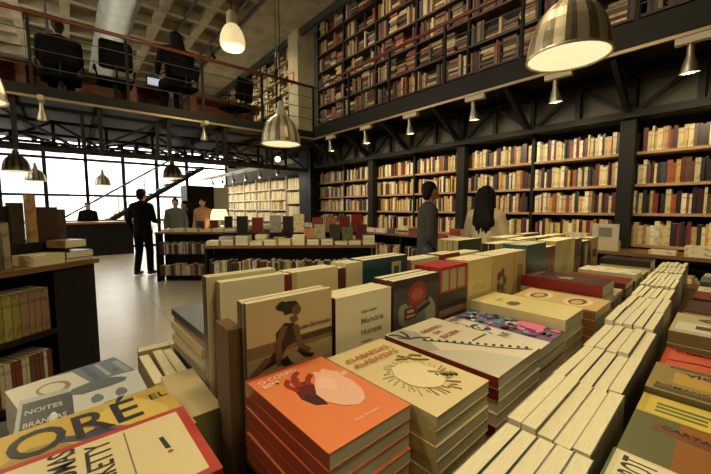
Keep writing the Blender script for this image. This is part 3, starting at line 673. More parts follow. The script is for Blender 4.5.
darts = [((176,180,176), rect(0,0,1,1)), ((200,204,196), rect(.0,.0,1,.62)), ((52,60,60), rect(.10,.60,.88,.97)), ((100,108,110), ell(.5, .22, .10, .05, 12, wob=.2)), ((100,108,110), ell(.5, .42, .10, .05, 12, wob=.2)), ((120,126,124), ell(.3, .32, .06, .08, 10)), ((84,92,94), ell(.85, .4, .14, .24, 12, wob=.2)), ((222,222,204), ell(.35, .75, .12, .03, 10, wob=.2))]
lstack('black and white portrait book', .112, .785, 1.05, .21, .19, 5, (186,190,184), (150,150,140), darts, [('NOITES', .58, .95, .028, (200,200,184), -PI/2, .6), ('BRANCAS', .30, .95, .028, (200,200,184), -PI/2, .5)], .03, 'glossy black and white portrait book with a dark title box')
barts = [((96,112,122), rect(0,0,1,1)), ((206,206,184), [(0,.40),(.9,.45),(1,.7),(.95,1),(0,1)]), ((140,110,84), ell(.45,.68,.27,.14,20)), ((206,206,184), ell(.46,.69,.20,.105,20)), ((150,150,150), rect(.1,.02,.8,.08)), ((120,70,70), rect(.3,.10,.4,.16)), ((160,164,160), rect(.2,.2,.9,.24)), ((70,84,98), rect(.1,.3,.95,.36))]
lstack('blue and pale ring-cover book', .110, 1.045, 1.02, .225, .14, 4, (150,160,160), (120,130,130), barts, [], .26, 'blue and white book with a brown ring on its front')
# cream blocks at the table's right edge
def foreup_y(x, y, z0, hz, L, t, n, lab, grp, side):
    for k in range(n):
        M = TR(x+k*t, y, z0) @ RZ(PI/2+random.uniform(-.03, .03)) @ FOREUP @ TR(0, 0, -t+.003)
        book(M, hz+random.uniform(-.006, .002), L, t-.003, '%s, %s counted from the portrait book' % (lab, ordw(k)), grp, side, (60,50,40), name='paperback_book')
foreup_y(.128, .885, T2B+.0005, .205, .2, .027, 3, 'beige paperback with fore-edge up at the low table edge', 'upturned paperbacks at the low table edge', (150,130,90))
lstack('thick beige boxed book', .209, .662, 1.06, .07, .212, 2, (200,180,130), (140,130,84), [], [], 0, 'thick beige block-like book beside the gap')
upright('slim tan book behind the beige paperbacks', .125, 1.105, .08, .205, [.02, .02], (190,164,110), (40,34,30), T=Matrix.Identity(4), zb=T2B, where='at the back edge of the low table')
# kraft board bookend by the photo books
kb = empty('bookend', (.2168, .60, T2B), 0); tag(kb, 'brown kraft cardboard bookend beside the sepia photo books', 'bookend')
MB().box(-.013, .013, 0, .07, 0, .392).build('upright_panel', mat('kraft_card', hexc(112, 82, 50), .7, noise=.15, nscale=20), kb); MB().box(-.013, .013, .07, .08, 0, .01).build('foot', mat('kraft_card'), kb)

# ------------------------------------------------------------------ generic loose piles for middle distance
GP = [((226,214,170), 'cream'), ((206,196,160), 'beige'), ((232,226,200), 'white'), ((150,60,44), 'brick red'), ((60,54,48), 'charcoal'), ((110,120,100), 'sage'), ((196,150,90), 'tan'), ((90,60,44), 'brown'), ((120,110,96), 'taupe')]
flat_cache = {}
def simple_book(M, w, h, t, rgb, lab, group, name='book'):
    key = (round(w, 3), round(h, 3), round(t, 3))
    if key not in flat_cache: flat_cache[key] = single_mesh(key[0], key[1], key[2])
    o = bpy.data.objects.new(name, flat_cache[key]); COL.objects.link(o); o.matrix_world = M; o.color = (*hexc(*rgb), 1)
    tag(o, lab, 'book', group); return o
def piles(T, xs, y, z, where, rnd, nmax=4, w=.16, h=.22, stands=0):
    for i, x in enumerate(xs):
        n = rnd.randint(2, nmax); zz = z+.0004
        (rgb, cn) = rnd.choice(GP[:3]+GP)
        for k in range(n):
            t = rnd.choice((.02, .03, .04)); (rgb, cn) = rnd.choice(GP[:3]+GP) if rnd.random() < .4 else (rgb, cn)
            lv = 'bottom' if k == 0 else 'top' if k == n-1 else '%s up' % ordw(k)
            simple_book(T @ TR(x, y+rnd.uniform(-.004, .004), zz), w, h, t, rgb, '%s book, %s in the %s pile %s' % (cn, lv, ordw(i), where), 'piled books '+where, 'piled_book'); zz += t+.0004
# left-hand bookcase (rotated 37 degrees) with its contents
LA = math.radians(37.3); LZ = 1.12
TL = TR(.10, 2.81, 0) @ RZ(LA)      # local x along the front (negative = left), y = into depth
r = bpy.data.objects.new('low_bookcase', None); COL.objects.link(r); r.matrix_world = TL; tag(r, 'black low bookcase with a wooden top beside the tiled walkway', 'bookcase')
MB().box(-1.6, .02, -.02, .62, LZ-.03, LZ).build('table_top', M_tablewood, r)
MB().box(-.25, 0, 0, .6, 0, LZ-.031).build('end_panel', M_black, r)
MB().box(-1.6, -.25, .30, .6, 0, LZ-.031).build('back_panel', M_black, r)
for z in (.02, .36, .71): MB().box(-1.6, -.25, 0, .3, z, z+.03).build('shelf', M_black, r)
rl = random.Random(9)
for zi, z in enumerate((.391, .741)):
    p = -1.1; i = 0
    while p < -.295:
        t = rl.uniform(.025, .045) if zi else rl.uniform(.015, .03)
        rgb, cn = ([((150,140,66), 'olive yellow'), ((166,156,84), 'pale olive')][i % 2] if zi and p < -.42 else ((150,120,90), 'beige patterned') if zi else rl.choice((((200,190,160), 'white'), ((120,50,40), 'red-brown'), ((60,54,48), 'charcoal'), ((96,74,56), 'brown'))))
        simple_book(TL @ TR(p+t, .02, z) @ RZ(-PI/2) @ TR(-0.0, 0, 0) @ Matrix(((1,0,0,0),(0,0,-1,0),(0,1,0,0),(0,0,0,1))) @ Matrix.Identity(4) if False else TL @ TR(p, .02, z) @ RZ(PI/2) @ UPM, .15, .25 if zi else .23, round(t-.002, 3), rgb, '%s book, %s along the %s shelf of the black low bookcase' % (cn, ordw(i), 'upper' if zi else 'lower'), 'books inside the black low bookcase')
        p += t+.001; i += 1
piles(TL, (-.17, -.345), .0, LZ, 'at the end of the black low bookcase', rl, 2, .17, .16)
tag(MB().box(0, 1.2, 0, .3, 0, .12).build('display_riser', M_black), 'black riser along the back of the low bookcase top', 'riser'); bpy.data.objects['display_riser.001'].matrix_world = TL @ TR(-1.2, .19, LZ+.0005)
def ustand(T, x, y, z, w, h, t, rgb, lab, group, arts=False):
    return simple_book(T @ TR(x, y+t, z+.0005) @ UPM, w, h, t, rgb, lab, group)
for x, y, z, h, rgb, cn, w in ((-.62, .22, .121, .23, (40,32,28), 'black', .16), (-.44, .24, .121, .22, (30,26,24), 'near-black', .14), (-.30, .22, .121, .24, (60,44,36), 'thick dark', .07), (-.222, .20, .121, .29, (176,140,90), 'tall tan illustrated', .045), (-.172, .22, .121, .215, (60,36,28), 'dark brown pictured', .13), (-.038, .24, .121, .20, (74,60,48), 'taupe', .06),
                        (-.52, .06, .001, .24, (150,140,120), 'thin grey', .03), (-.48, .06, .001, .23, (96,100,80), 'thin green', .03), (-.44, .06, .001, .25, (170,160,130), 'thin pale', .03), (-.60, .03, .001, .25, (50,40,36), 'broad black', .07)):
    ustand(TL, x, y, LZ+z, w, h, .03, rgb, '%s book standing on the wooden top of the black low bookcase' % cn, 'books standing on the low bookcase')
simple_book(TL @ TR(-.155, .02, LZ+.0845), .13, .15, .045, (150,120,70), 'mustard book lying on the piles at the low bookcase end', 'loose books on the low bookcase')

# low round-ended shelf unit and display table in the middle
def table_with_shelf(lab, P, ang, L, D, z, shelves, books_lab, rnd, m_top=M_tablewood):
    T = TR(P[0], P[1], 0) @ RZ(ang)
    r = bpy.data.objects.new('display_unit', None); COL.objects.link(r); r.matrix_world = T; tag(r, lab, 'display unit')
    MB().box(0, L, 0, D, z-.035, z).build('table_top', m_top, r)
    MB().box(.05, L-.05, .26, D-.03, .0, z-.036).build('cabinet_body', M_black, r)
    MB().box(.0, .03, .03, .26, 0, z-.036).build('side_panel', M_black, r); MB().box(L-.03, L, .03, .26, 0, z-.036).build('side_panel', M_black, r)
    for s in shelves: MB().box(.03, L-.03, .03, .26, s-.02, s).build('shelf', M_black, r)
    for si, s in enumerate(shelves):
        p = .05; i = 0
        while p < L-.1:
            t = round(rnd.choice((.02, .03, .04)), 3); rgb, cn = rnd.choice([((196,180,140), 'cream'), ((120,50,40), 'red-brown'), ((70,56,46), 'brown'), ((150,130,96), 'tan'), ((50,46,42), 'charcoal'), ((210,204,180), 'white')])
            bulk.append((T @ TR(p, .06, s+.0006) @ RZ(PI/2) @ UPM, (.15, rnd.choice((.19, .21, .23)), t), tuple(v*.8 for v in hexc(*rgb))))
            p += t+.002; i += 1
    return T
rm = random.Random(14)
DA = math.radians(-36.8)
TD = table_with_shelf('long dark display table with piled books in mid room', (1.32, 4.73), DA, 2.3, .95, .95, [.52], 'the mid-room display table', rm)
piles(TD, [.03+.19*i for i in range(12)], .03, .951, 'on the front edge of the mid-room table', rm, 4, .16, .18)
rz_ = tag(MB().box(.1, 2.2, .45, .75, 0, .14).build('display_riser', M_black), 'long black riser along the middle of the mid-room table', 'riser'); rz_.matrix_world = TD @ TR(0, 0, .9505)
piles(TD, [.12+.25*i for i in range(9)], .26, .951, 'in the second line of the mid-room table', rm, 5, .16, .18)
ST = [(.30,(30,28,28),'black',.24),(.52,(110,40,36),'red',.22),(.78,(150,146,130),'grey',.25),(.97,(40,34,30),'dark',.24),(1.12,(216,196,150),'cream',.27),(1.40,(120,52,40),'rust',.22),(1.60,(150,100,90),'dusty pink',.22),(1.80,(110,36,34),'dark red',.24),(1.98,(130,40,34),'bright red',.27)]
for x, rgb, cn, h in ST:
    ustand(TD, x, .5, .951+.14, .16, h, .03, rgb, '%s book standing on the riser of the mid-room display table' % cn, 'books standing on the mid-room riser')
for x, rgb, cn, h in ((1.45,(170,160,130),'pale picture',.22), (1.66,(60,56,50),'charcoal',.22), (1.84,(96,110,70),'green',.18), (2.04,(96,40,34),'maroon picture',.22), (1.3,(190,130,80),'orange',.16)):
    ustand(TD, x, .235, 1.0, .15, h, .02, rgb, '%s book propped in front of the mid-room riser' % cn, 'books propped in front of the riser')
    bk = MB().box(0, .14, 0, .08, 0, .048).build('book_block', M_page); bpy.data.objects.remove(bk)
TLc = table_with_shelf('round-ended low shelf unit behind the standing man in the dark suit', (1.22, 7.57), math.radians(-39.4), 1.7, .7, .98, [.55, .12], 'the low shelf unit by the suited man', rm)
piles(TLc, [.1+.25*i for i in range(6)], .08, .981, 'on the low shelf unit by the suited man', rm, 2, .2, .2)
for x, rgb, cn, h in ((.62,(60,56,50),'charcoal',.2), (.9,(110,50,40),'red',.22), (1.2,(30,28,26),'black',.3)):
    ustand(TLc, x, .45, .981, .16, h, .03, rgb, '%s book standing on the low shelf unit' % cn, 'books standing on the low shelf unit')
# a third table further back right of it
TM = table_with_shelf('dark low table farther back before the pale far bookcases', (2.6, 8.2), math.radians(-39), 1.6, .8, .95, [.5], 'the farther low table', rm)
piles(TM, [.05+.26*i for i in range(6)], .08, .951, 'on the farther low table', rm, 4, .18, .2)

# wall counter under the lit shelves with flat piles
ct = empty('wall_counter', (4.42, -1.2, 0)); tag(ct, 'long wooden counter ledge below the lit wall shelves', 'counter')
MB().box(0, .5, 0, 8.55, .955, .99).build('counter_top', M_tablewood, ct); 
for k in range(9): MB().box(.05, .5, k*1.06, k*1.06+.03, 0, .954).build('divider', M_black, ct)
MB().box(.0, .5, 0, 8.55, .48, .51).build('lower_shelf', M_black, ct); MB().box(.30, .5, 0, 8.55, 0, .479).build('base_panel', M_black, ct)
ct['kind'] = 'thing'; del ct['kind']
rc = random.Random(31); y = 0.05; i = 0
TC = TR(4.44, 0, 0)
while y < 7.1:
    if .70 < y < 1.26: y = 1.27
    w = rc.choice((.20, .24)); n = rc.randint(1, 4); zz = .9904; rgb, cn = rc.choice(GP[:3]+GP[:3]+GP)
    for k in range(n):
        t = rc.choice((.03, .04, .05))
        if rc.random() < .3: rgb, cn = rc.choice(GP)
        simple_book(TR(4.45, y, zz), .16, w, t, rgb, '%s book, %s up in the %s pile along the wall counter' % (cn, ['lowest', 'second', 'third', 'fourth'][k], ordw(i)), 'books piled on the wall counter', 'piled_book'); zz += t+.0004
    y += w+rc.choice((.02, .03, .06)); i += 1
for k in range(8):
    yy = -1.2+1.06*k
    shelf_row(4.46, yy+.02, 1.04, .51, .27, POOL, None, 1, 500+k, False)
ps = empty('framed_card', (4.44, .98, 1.0)); tag(ps, 'pale framed card standing on the counter near the broad post', 'frame')
simple = MB().box(0, .02, 0, .24, .1005, .28).build('frame', mat('white_side'), ps); MB().box(-.003, 0, .06, .18, .14, .24).build('picture', mat('olive_print', (.2, .18, .1), .5), ps)
MB().box(.0, .1, 0, .3, -.0095, .1).build('stand', mat('pale_concrete_block'), ps)
bulk_mesh(bulk, 'shelf_books', 'remaining closely packed books across the wall and gallery shelves')

# right-hand dark shelf unit beyond the big table
r = empty('low_display_shelf', (2.75, -.9, 0), 0); tag(r, 'black low display shelf beyond the big table', 'shelf unit')
MB().box(.95, 1.35, 0, 1.9, .80, .83).build('ledge', M_shelfwood, r); MB().box(.97, 1.33, .02, 1.88, 0, .80).build('cabinet_body', M_black, r)
piles(TR(3.72, 0, 0) @ RZ(PI/2), [-.7+.26*i for i in range(6)], -.22, .831, 'on the black low display shelf', rc, 3, .2, .18)

# ------------------------------------------------------------------ counter at the windows, stairs
cd = empty('reception_counter', (-.3, 12.9, 0)); tag(cd, 'dark reception counter with a wood top in front of the windows', 'counter')
MB().box(-.05, 1.85, -.05, .7, .97, 1.03).build('counter_top', M_wood, cd); MB().box(0, 1.8, 0, .6, 0, .97).build('front_panel', M_black, cd)
st = empty('staircase', (-.42, 14.15, 0)); tag(st, 'open steel staircase rising in front of the windows', 'staircase')
n = 17
for k in range(n): MB().box(k*.265, k*.265+.29, 0, .68, (k+1)*.18-.05, (k+1)*.18).build('tread', M_steel, st)
for yy in (-.03, .71): MB().bar((-.05, yy, .05), (n*.265, yy, n*.18-.05), .04, .12).build('stringer', M_steel, st)
MB().tube([(0, -.03, .98), (n*.265, -.03, n*.18+.93)], .03, 8).build('handrail', M_steelg, st)
for k in range(0, n, 3): MB().bar((k*.265+.1, -.03, k*.18), (k*.265+.1, -.03, k*.18+1.03), .025).build('post', M_steel, st)
tag(MB().box(2.6, 3.35, 10.7, 11.4, 0, 2.1).build('tall_cupboard', M_black), 'tall black cupboard below the top of the staircase', 'cupboard')
tag(MB().box(3.4, 3.9, 11.0, 11.08, 0, 2.1).build('white_panel', mat('white_panel_paint', (.6, .58, .48), .6)), 'off-white freestanding panel next to the tall black cupboard', 'panel')
struct(MB().box(4.2, 4.26, 7.4, Y1-.1, 2.55, 2.66).build('trim_5', mat('white_board')))
# spiral duct
m = MB(); n = 90
m.lathe([(.32+(.012 if k % 3 == 0 else 0), .14*k) for k in range(n)], 28, M_duct)
du = m.build('ventilation_duct', M_duct); du.rotation_euler = (-PI/2, 0, 0); du.location = (.98, 1.5, 5.55); tag(du, 'large silver spiral duct hanging under the waffle ceiling', 'duct')
for k in range(3):
    x = (-.2, 2.35, 3.2)[k]
    tag(MB().tube([(x, Y0+.2, 5.95), (x, 14.8, 5.95)], .03, 8).build('ceiling_pipe', M_steelg), 'thin grey pipe along the ceiling, %s from the duct side' % ordw(k), 'pipe')

# ------------------------------------------------------------------ lamps
def light(name, kind, loc, energy, parent=None, color=WARM, **kw):
    l = bpy.data.lights.new(name, kind); l.energy = energy; l.color = color
    for k, v in kw.items(): setattr(l, k, v)
    o = bpy.data.objects.new(name, l); COL.objects.link(o); o.location = loc
    if parent: o.parent = parent
    return o
M_flute_dark = mat('painted_flute_reflection', (.24, .20, .12), .4, .55)  # dark stripes of the facet reflections, painted as a second metal colour
prof = [(.200, 0), (.198, .04), (.190, .09), (.174, .15), (.148, .205), (.112, .25), (.072, .28), (.052, .295), (.048, .35), (.034, .37), (.034, .42), (.012, .44)]
def shade_mesh():
    m = MB(); n = 48; R = []
    for r_, z in prof:
        R.append([m.bm.verts.new((r_*(1+(.012 if (t//2) % 2 else 0) if z < .23 else 1)*math.cos(t*2*PI/n) if False else r_*(1+(.014 if (t//2) % 2 and .02 < z < .23 else 0))*math.cos(t*2*PI/n), r_*(1+(.014 if (t//2) % 2 and .02 < z < .23 else 0))*math.sin(t*2*PI/n), z)) for t in range(n)])
    a, b = m.mi(M_metal), m.mi(M_flute_dark)
    for zi, (A, B) in enumerate(zip(R, R[1:])):
        for t in range(n):
            f = m.bm.faces.new((A[t], A[(t+1) % n], B[(t+1) % n], B[t])); f.material_index = b if (t//2) % 2 and zi in (0, 1, 2, 3, 4, 5) else a; f.smooth = zi > 5
    return m.mesh('shade')
SH = shade_mesh()
RIM = MB().lathe([(.203, -.006), (.206, 0), (.203, .008), (.195, .006), (.194, -.004), (.203, -.006)], 40, M_metal).mesh('rim')
DIF = MB().lathe([(.194, .004), (.15, .014), (.08, .02), (.001, .022)], 40).mesh('diffuser'); DIF.materials.append(mat('lit_diffuser', (.9, .8, .5), .5, emis=.80, ecol=(1, .86, .50)))
def pendant(x, y, z, lab, ztop=ZC, energy=PEND_W):
    r = empty('pendant_lamp', (x, y, z)); tag(r, lab, 'lamp', 'fluted metal pendant lamps')
    link('shade', SH, r); link('rim', RIM, r); link('diffuser', DIF, r)
    MB().tube([(0, 0, .41), (0, 0, ztop-z)], .005, 6).build('cord', M_black, r)
    light('lamp_light', 'SPOT', (0, 0, -.012), energy*1.3, r, spot_size=math.radians(165), spot_blend=.5, shadow_soft_size=.12)
    return r
pendant(2.12, .745, 2.265, 'large fluted metal pendant lamp above the big table, biggest in view')
pendant(1.74, 3.31, 2.12, 'fluted metal pendant lamp hanging before the mezzanine corner')
pendant(-.47, 3.16, 2.12, 'metal pendant lamp above the walkway, partly in view')
pendant(-.71, 8.76, 2.12, 'pendant lamp against the first window', 2.93)
pendant(-.62, 11.6, 2.12, 'small pendant lamp beyond the one at the first window', ZC+.215)
pendant(.77, 12.46, 2.12, 'small pendant lamp above the reception counter', 5.24)
pendant(1.80, 8.56, 2.12, 'pendant lamp above the low shelf unit in front of the stairs', 2.93)
pendant(.35, .1, 2.35, 'added fluted metal pendant lamp above the near end of the big table', energy=PEND_W*.8)  # unseen lamp, added to light the nearest books
pendant(2.6, -.9, 2.3, 'added fluted metal pendant lamp past the end of the flat row')  # another unseen pendant, added for its light
GSH = MB().lathe([(.0, -.004), (.08, -.002), (.135, .012), (.162, .05), (.166, .10), (.155, .17), (.13, .24), (.10, .29), (.07, .32)], 28).mesh('glass_shade'); GSH.materials.append(mat('lit_glass', (.9, .75, .45), .5, emis=.62, ecol=(1, .80, .40), noise=.5, nscale=14))
GCP = MB().lathe([(.075, .318), (.07, .46), (.05, .50), (.01, .51)], 16).mesh('cap'); GCP.materials.append(M_metal)
for x, y, lab in ((1.82, 4.8, 'glowing cream glass pendant lamp in front of the waffle ceiling'), (-1.7, 4.8, 'added glowing glass pendant lamp beyond the walkway side'), (1.8, 1.3, 'added glowing glass pendant lamp high above the big table'), (-1.7, 1.3, 'added glowing glass pendant lamp high behind the big table')):  # all but the first are unseen, added to light the ceiling and shelves
    gl = empty('glass_pendant', (x, y, 3.60)); tag(gl, lab, 'lamp')
    link('glass_shade', GSH, gl); link('cap', GCP, gl); MB().tube([(0, 0, .5), (0, 0, ZC-3.60)], .006, 6).build('cord', M_black, gl)
    light('lamp_light', 'POINT', (0, 0, -.1), GLOBE_W, gl, shadow_soft_size=.12)
# small bare bulb
bb = empty('bare_bulb', (2.0, 3.9, 2.05)); tag(bb, 'small bare glowing bulb beside the hanging metal lamp', 'bulb')
MB().ball((0, 0, 0), .035).build('bulb', mat('soft_bulb', (1, .85, .6), .5, emis=5, ecol=(1, .8, .5)), bb); MB().tube([(0, 0, .03), (0, 0, .09)], .015, 8).build('socket', M_black, bb); MB().tube([(0, 0, .08), (0, 0, ZC-2.05)], .004, 6).build('cord', M_black, bb)
# clamp spots below the galleries
CL = MB().lathe([(.064, -.215), (.062, -.19), (.055, -.16), (.036, -.10), (.026, -.07), (.024, -.01), (.012, .02)], 20).mesh('lamp_shade'); CL.materials.append(mat('dull_spot_metal', (.34, .31, .24), .4, .8))
CBX = MB().box(-.03, .03, -.16, .10, .02, .075).mesh('ballast'); CBX.materials.append(mat('ballast_cream', (.5, .42, .28), .5))
CB_ = MB().ball((0, 0, -.15), .035, sub=1).mesh('bulb'); CB_.materials.append(mat('spot_bulb', (1, .9, .7), .5, emis=1.5, ecol=(1, .8, .5)))
def clamp(x, y, z, lab, tgt, energy, tilt=(0, 0)):
    r = empty('spot_lamp', (x, y, z)); tag(r, lab, 'lamp', 'small metal spot lamps under the gallery edges')
    s = link('lamp_shade', CL, r); s.rotation_euler = (tilt[0], tilt[1], 0); link('ballast', CBX, r)
    b = link('bulb', CB_, s)
    l = light('lamp_light', 'SPOT', (0, 0, -.2), energy, r, spot_size=math.radians(135), spot_blend=.9, shadow_soft_size=.04)
    d = Vector(tgt)-Vector((x, y, z-.2)); l.rotation_euler = d.to_track_quat('-Z', 'Y').to_euler()
for k, y in enumerate((-.55, .49, 1.53, 2.5, 3.58, 4.6, 5.66)):
    clamp(4.05, y, 2.80, 'small metal spot lamp under the shelf-side gallery edge, %s toward the windows' % ordw(k), (4.95, y, 1.7), CLAMP_W, (0, -.15))
for k, x in enumerate((-1.3, -.22, 1.82)):
    clamp(x, 6.2, 2.82, 'small metal spot lamp under the seating deck edge, %s along' % ordw(k), (x, 4.6, 0), 3, (.1, 0))
for k in range(6):
    y = 8.3+1.06*k; clamp(4.2, y, 2.53, 'added white spot lamp in place of lit joist ends, %s from the pier' % ordw(k), (4.95, y, 1.5), CLAMP_W*1.3, (0, -.3))  # added lamp row stands in for the brightly lit joist ends
# ceiling spots added to brighten the gallery shelves

TSH = MB().tube([(0, 0, 0), (0, 0, -.14)], [.035, .045], 14, cap=False).mesh('lamp_head'); TSH.materials.append(M_black)
for k, (x, y) in enumerate(((3.4, .0), (3.4, 1.6), (3.4, 3.2), (3.4, 4.8), (3.4, 6.4), (3.4, 8.9), (3.4, 10.6), (3.4, 12.2))):
    r = empty('added_track_spot', (x, y, 5.9)); tag(r, 'added black ceiling spot lighting the gallery shelves, %s toward the windows' % ordw(k), 'lamp', 'added ceiling spots of the gallery')
    hd = link('lamp_head', TSH, r); dr = Vector((4.95, y, 4.2))-Vector((x, y, 5.9)); hd.rotation_euler = dr.to_track_quat('-Z', 'Y').to_euler()
    MB().tube([(0, 0, 0), (0, 0, .12)], .012, 6).build('stem', M_black, r)
    l = light('lamp_light', 'SPOT', (dr.x*.1, 0, dr.z*.1), TRACK_W, r, spot_size=math.radians(110), spot_blend=1, shadow_soft_size=.05); l.rotation_euler = hd.rotation_euler
# ------------------------------------------------------------------ people
def remeshed(mb, name, voxel, m, parent, smooth=6):
    me = mb.mesh(name); o = bpy.data.objects.new('tmp', me); COL.objects.link(o)
    md = o.modifiers.new('r', 'REMESH'); md.mode = 'VOXEL'; md.voxel_size = voxel; md.use_smooth_shade = True
    ms = o.modifiers.new('s', 'SMOOTH'); ms.iterations = smooth; ms.factor = .5
    dg = bpy.context.evaluated_depsgraph_get(); m2 = bpy.data.meshes.new_from_object(o.evaluated_get(dg)); bpy.data.objects.remove(o)
    m2.materials.clear(); m2.materials.append(m); m2.name = name
    return link(name, m2, parent)
def person(loc, rz, height, lab, pose='stand', top=(M_cloth_d), bottom=None, hair='short', female=False, group=None, head_turn=0, arms=None, fine=True, seat=.48, wide=1.0):
    r = empty('person', loc, rz); tag(r, lab, 'person', group); s = height/1.75
    V = lambda x, y, z: Vector((x*s, y*s, z*s))
    sw = (.165 if female else .19)*wide; dz = 0
    if pose == 'sit':
        b0 = seat/s+.10-.93      # drop of the pelvis
        dz = b0
    Z = lambda z: z+dz
    lean = .06 if pose == 'sit' else 0
    pel, waist, chest, neck = V(0, 0, Z(.95)), V(0, lean*.5, Z(1.12)), V(0, lean, Z(1.33)), V(0, lean+.01, Z(1.49))
    A = arms or [((.25, -.02, 1.13), (.24, .10, .88)), ((-.25, -.02, 1.13), (-.24, .10, .88))]
    body, coat, trou = MB(), MB(), MB()
    # trunk
    body.hull([(pel, (.15*s, .10*s, .10*s)), (waist, (.13*s, .09*s, .08*s))]); body.hull([(waist, (.13*s, .09*s, .08*s)), (chest, (.15*s, .10*s, .12*s))])
    body.hull([(V(sw, lean, Z(1.41)), .05*s), (V(-sw, lean, Z(1.41)), .05*s), (chest, (.14*s, .10*s, .10*s))]); body.hull([(neck, .055*s), (V(0, lean+.015, Z(1.56)), .052*s)])
    body.hull([(V(sw*.5, lean, Z(1.44)), .045*s), (V(-sw*.5, lean, Z(1.44)), .045*s), (neck, .055*s)])
    g = .022*s; k_ = 1.18
    coat.hull([(V(0, 0, Z(.88)), (.185*s*wide, .135*s, .05*s)), (waist, ((.155 if female else .18)*s*wide, .125*s, .08*s))]); coat.hull([(waist, ((.155 if female else .18)*s*wide, .125*s, .08*s)), (chest, (.18*s*wide, .13*s, .13*s))])
    coat.hull([(V(sw, lean, Z(1.41)), .072*s), (V(-sw, lean, Z(1.41)), .072*s), (chest, (.17*s, .13*s, .10*s)), (V(0, lean, Z(1.47)), .075*s)])
    # head, facing +y turned by head_turn
    hc = V(0, lean+.03, Z(1.645)); H = Matrix.Translation(hc) @ Matrix.Rotation(head_turn, 4, 'Z')
    h = MB()
    hp = lambda x, y, z: H @ Vector((x*s, y*s, z*s))
    body.hull([(hp(0, -.01, .02), (.078*s, .092*s, .095*s)), (hp(0, .035, -.07), (.05*s, .05*s, .035*s))])
    body.hull([(hp(0, .095, .0), .012*s), (hp(0, .112, -.03), .014*s), (hp(0, .09, -.035), .018*s)])          # nose
    body.hull([(hp(-.022, .083, -.06), .010*s), (hp(.022, .083, -.06), .010*s)])                              # lips
    body.hull([(hp(-.035, .078, .025), .012*s), (hp(.035, .078, .025), .012*s)])                            # brow
    for q in (-1, 1):
        body.hull([(hp(q*.082, 0, .01), (.010*s, .016*s, .02*s)), (hp(q*.080, .0, -.02), (.008*s, .010*s, .014*s))])  # ears
    for side, (el, wr) in zip((1, -1), A):
        S0 = V(side*sw, lean, Z(1.41)); E_ = V(el[0], el[1]+lean, Z(el[2])); W_ = V(wr[0], wr[1]+lean, Z(wr[2]))
        body.hull([(S0, .05*s), (E_, .038*s)]); body.hull([(E_, .038*s), (W_, .026*s)])
        coat.hull([(S0, .07*s), (E_, .056*s)]); coat.hull([(E_, .056*s), (W_, .042*s)])
        d = (W_-E_).normalized(); out = Vector((side, 0, 0)); out = (out-d*out.dot(d)).normalized(); nrm = d.cross(out).normalized()
        P0 = W_+d*.02*s; K = W_+d*.085*s
        body.hull([(P0-nrm*.016*s, .015*s), (P0+nrm*.016*s, .015*s), (K-nrm*.03*s, .012*s), (K+nrm*.03*s, .012*s)])
        curl = -out*side*0+Vector((0, 0, 0))
        inn = (-out)
        for f, (o_, ln) in enumerate(((-.032, .062), (-.011, .075), (.011, .07), (.031, .055))):
            a0 = K+nrm*o_*s; a1 = a0+d*ln*.5*s+inn*.008*s; a2 = a1+d*ln*.42*s+inn*.022*s
            body.hull([(a0, .010*s), (a1, .009*s)], 1); body.hull([(a1, .009*s), (a2, .0075*s)], 1)
        t0 = P0-nrm*.02*s+d*.015*s; t1 = t0-nrm*.028*s+d*.025*s; t2 = t1+d*.03*s-nrm*.004*s
        body.hull([(t0, .012*s), (t1, .010*s)], 1); body.hull([(t1, .010*s), (t2, .009*s)], 1)
    shoes = []
    for side in (1, -1):
        hip = V(side*.09, 0, Z(.92))
        if pose == 'sit': kn, an = V(side*.12, .42, Z(.95)+.0), V(side*.12, .40, .09)
        else: kn, an = V(side*.10, .03+.02*side, .50), V(side*.11, -.02+.05*side, .09)
        body.hull([(hip, .085*s), (kn, .055*s)]); body.hull([(kn, .055*s), (an, .036*s)]); toe = an+V(side*.02, .15, -.05)
        body.hull([(an, .036*s), (an+V(0, -.04, -.045), .032*s), (toe, .028*s)])
        trou.hull([(hip, .105*s), (kn, .075*s)]); trou.hull([(kn, .075*s), (an+V(0, 0, .01), .062*s)])
        sh = MB(); sh.hull([(an+V(0, -.03, -.03), (.045*s, .05*s, .045*s)), (toe, (.045*s, .05*s, .034*s)), (an+V(0, 0, -.05), (.045*s, .06*s, .032*s))]); shoes.append(sh)
    trou.hull([(pel, (.175*s, .125*s, .10*s)), (V(0, 0, Z(1.02)), (.165*s, .12*s, .05*s))])
    vx = .010 if fine else .016
    remeshed(body, 'body', vx, M_skin, r, 4)
    remeshed(coat, 'jacket', .014, top, r, 6); remeshed(trou, 'trousers', .014, bottom or M_cloth_d, r, 6)
    for sh in shoes: remeshed(sh, 'shoe', .012, M_shoe, r, 3)
    hh = MB(); hw = 1.18
    hh.hull([(hp(0, -.022, .045), (.090*s, .095*s, .088*s)), (hp(0, -.05, -.02), (.078*s, .055*s, .05*s))])
    hh.hull([(hp(0, -.055, -.01), (.080*s, .055*s, .05*s)), (hp(0, -.055, -.075), (.062*s, .035*s, .03*s))])
    if hair == 'long':
        hh.hull([(hp(0, -.04, .03), (.100*hw*s, .09*s, .08*s)), (hp(0, -.075, -.12), (.105*hw*s, .06*s, .06*s))])
        hh.hull([(hp(0, -.075, -.12), (.105*hw*s, .06*s, .06*s)), (hp(.01, -.125, -.33), (.115*hw*s, .045*s, .06*s))])
        hh.hull([(hp(.01, -.125, -.33), (.115*hw*s, .045*s, .06*s)), (hp(.0, -.12, -.46), (.055*s, .03*s, .04*s))])
        for q in (-1, 1): hh.hull([(hp(q*.07, .0, .0), .035*s), (hp(q*.095, -.03, -.2), .035*s)])
    ho = remeshed(hh, 'hair', .012, M_hair, r, 3)
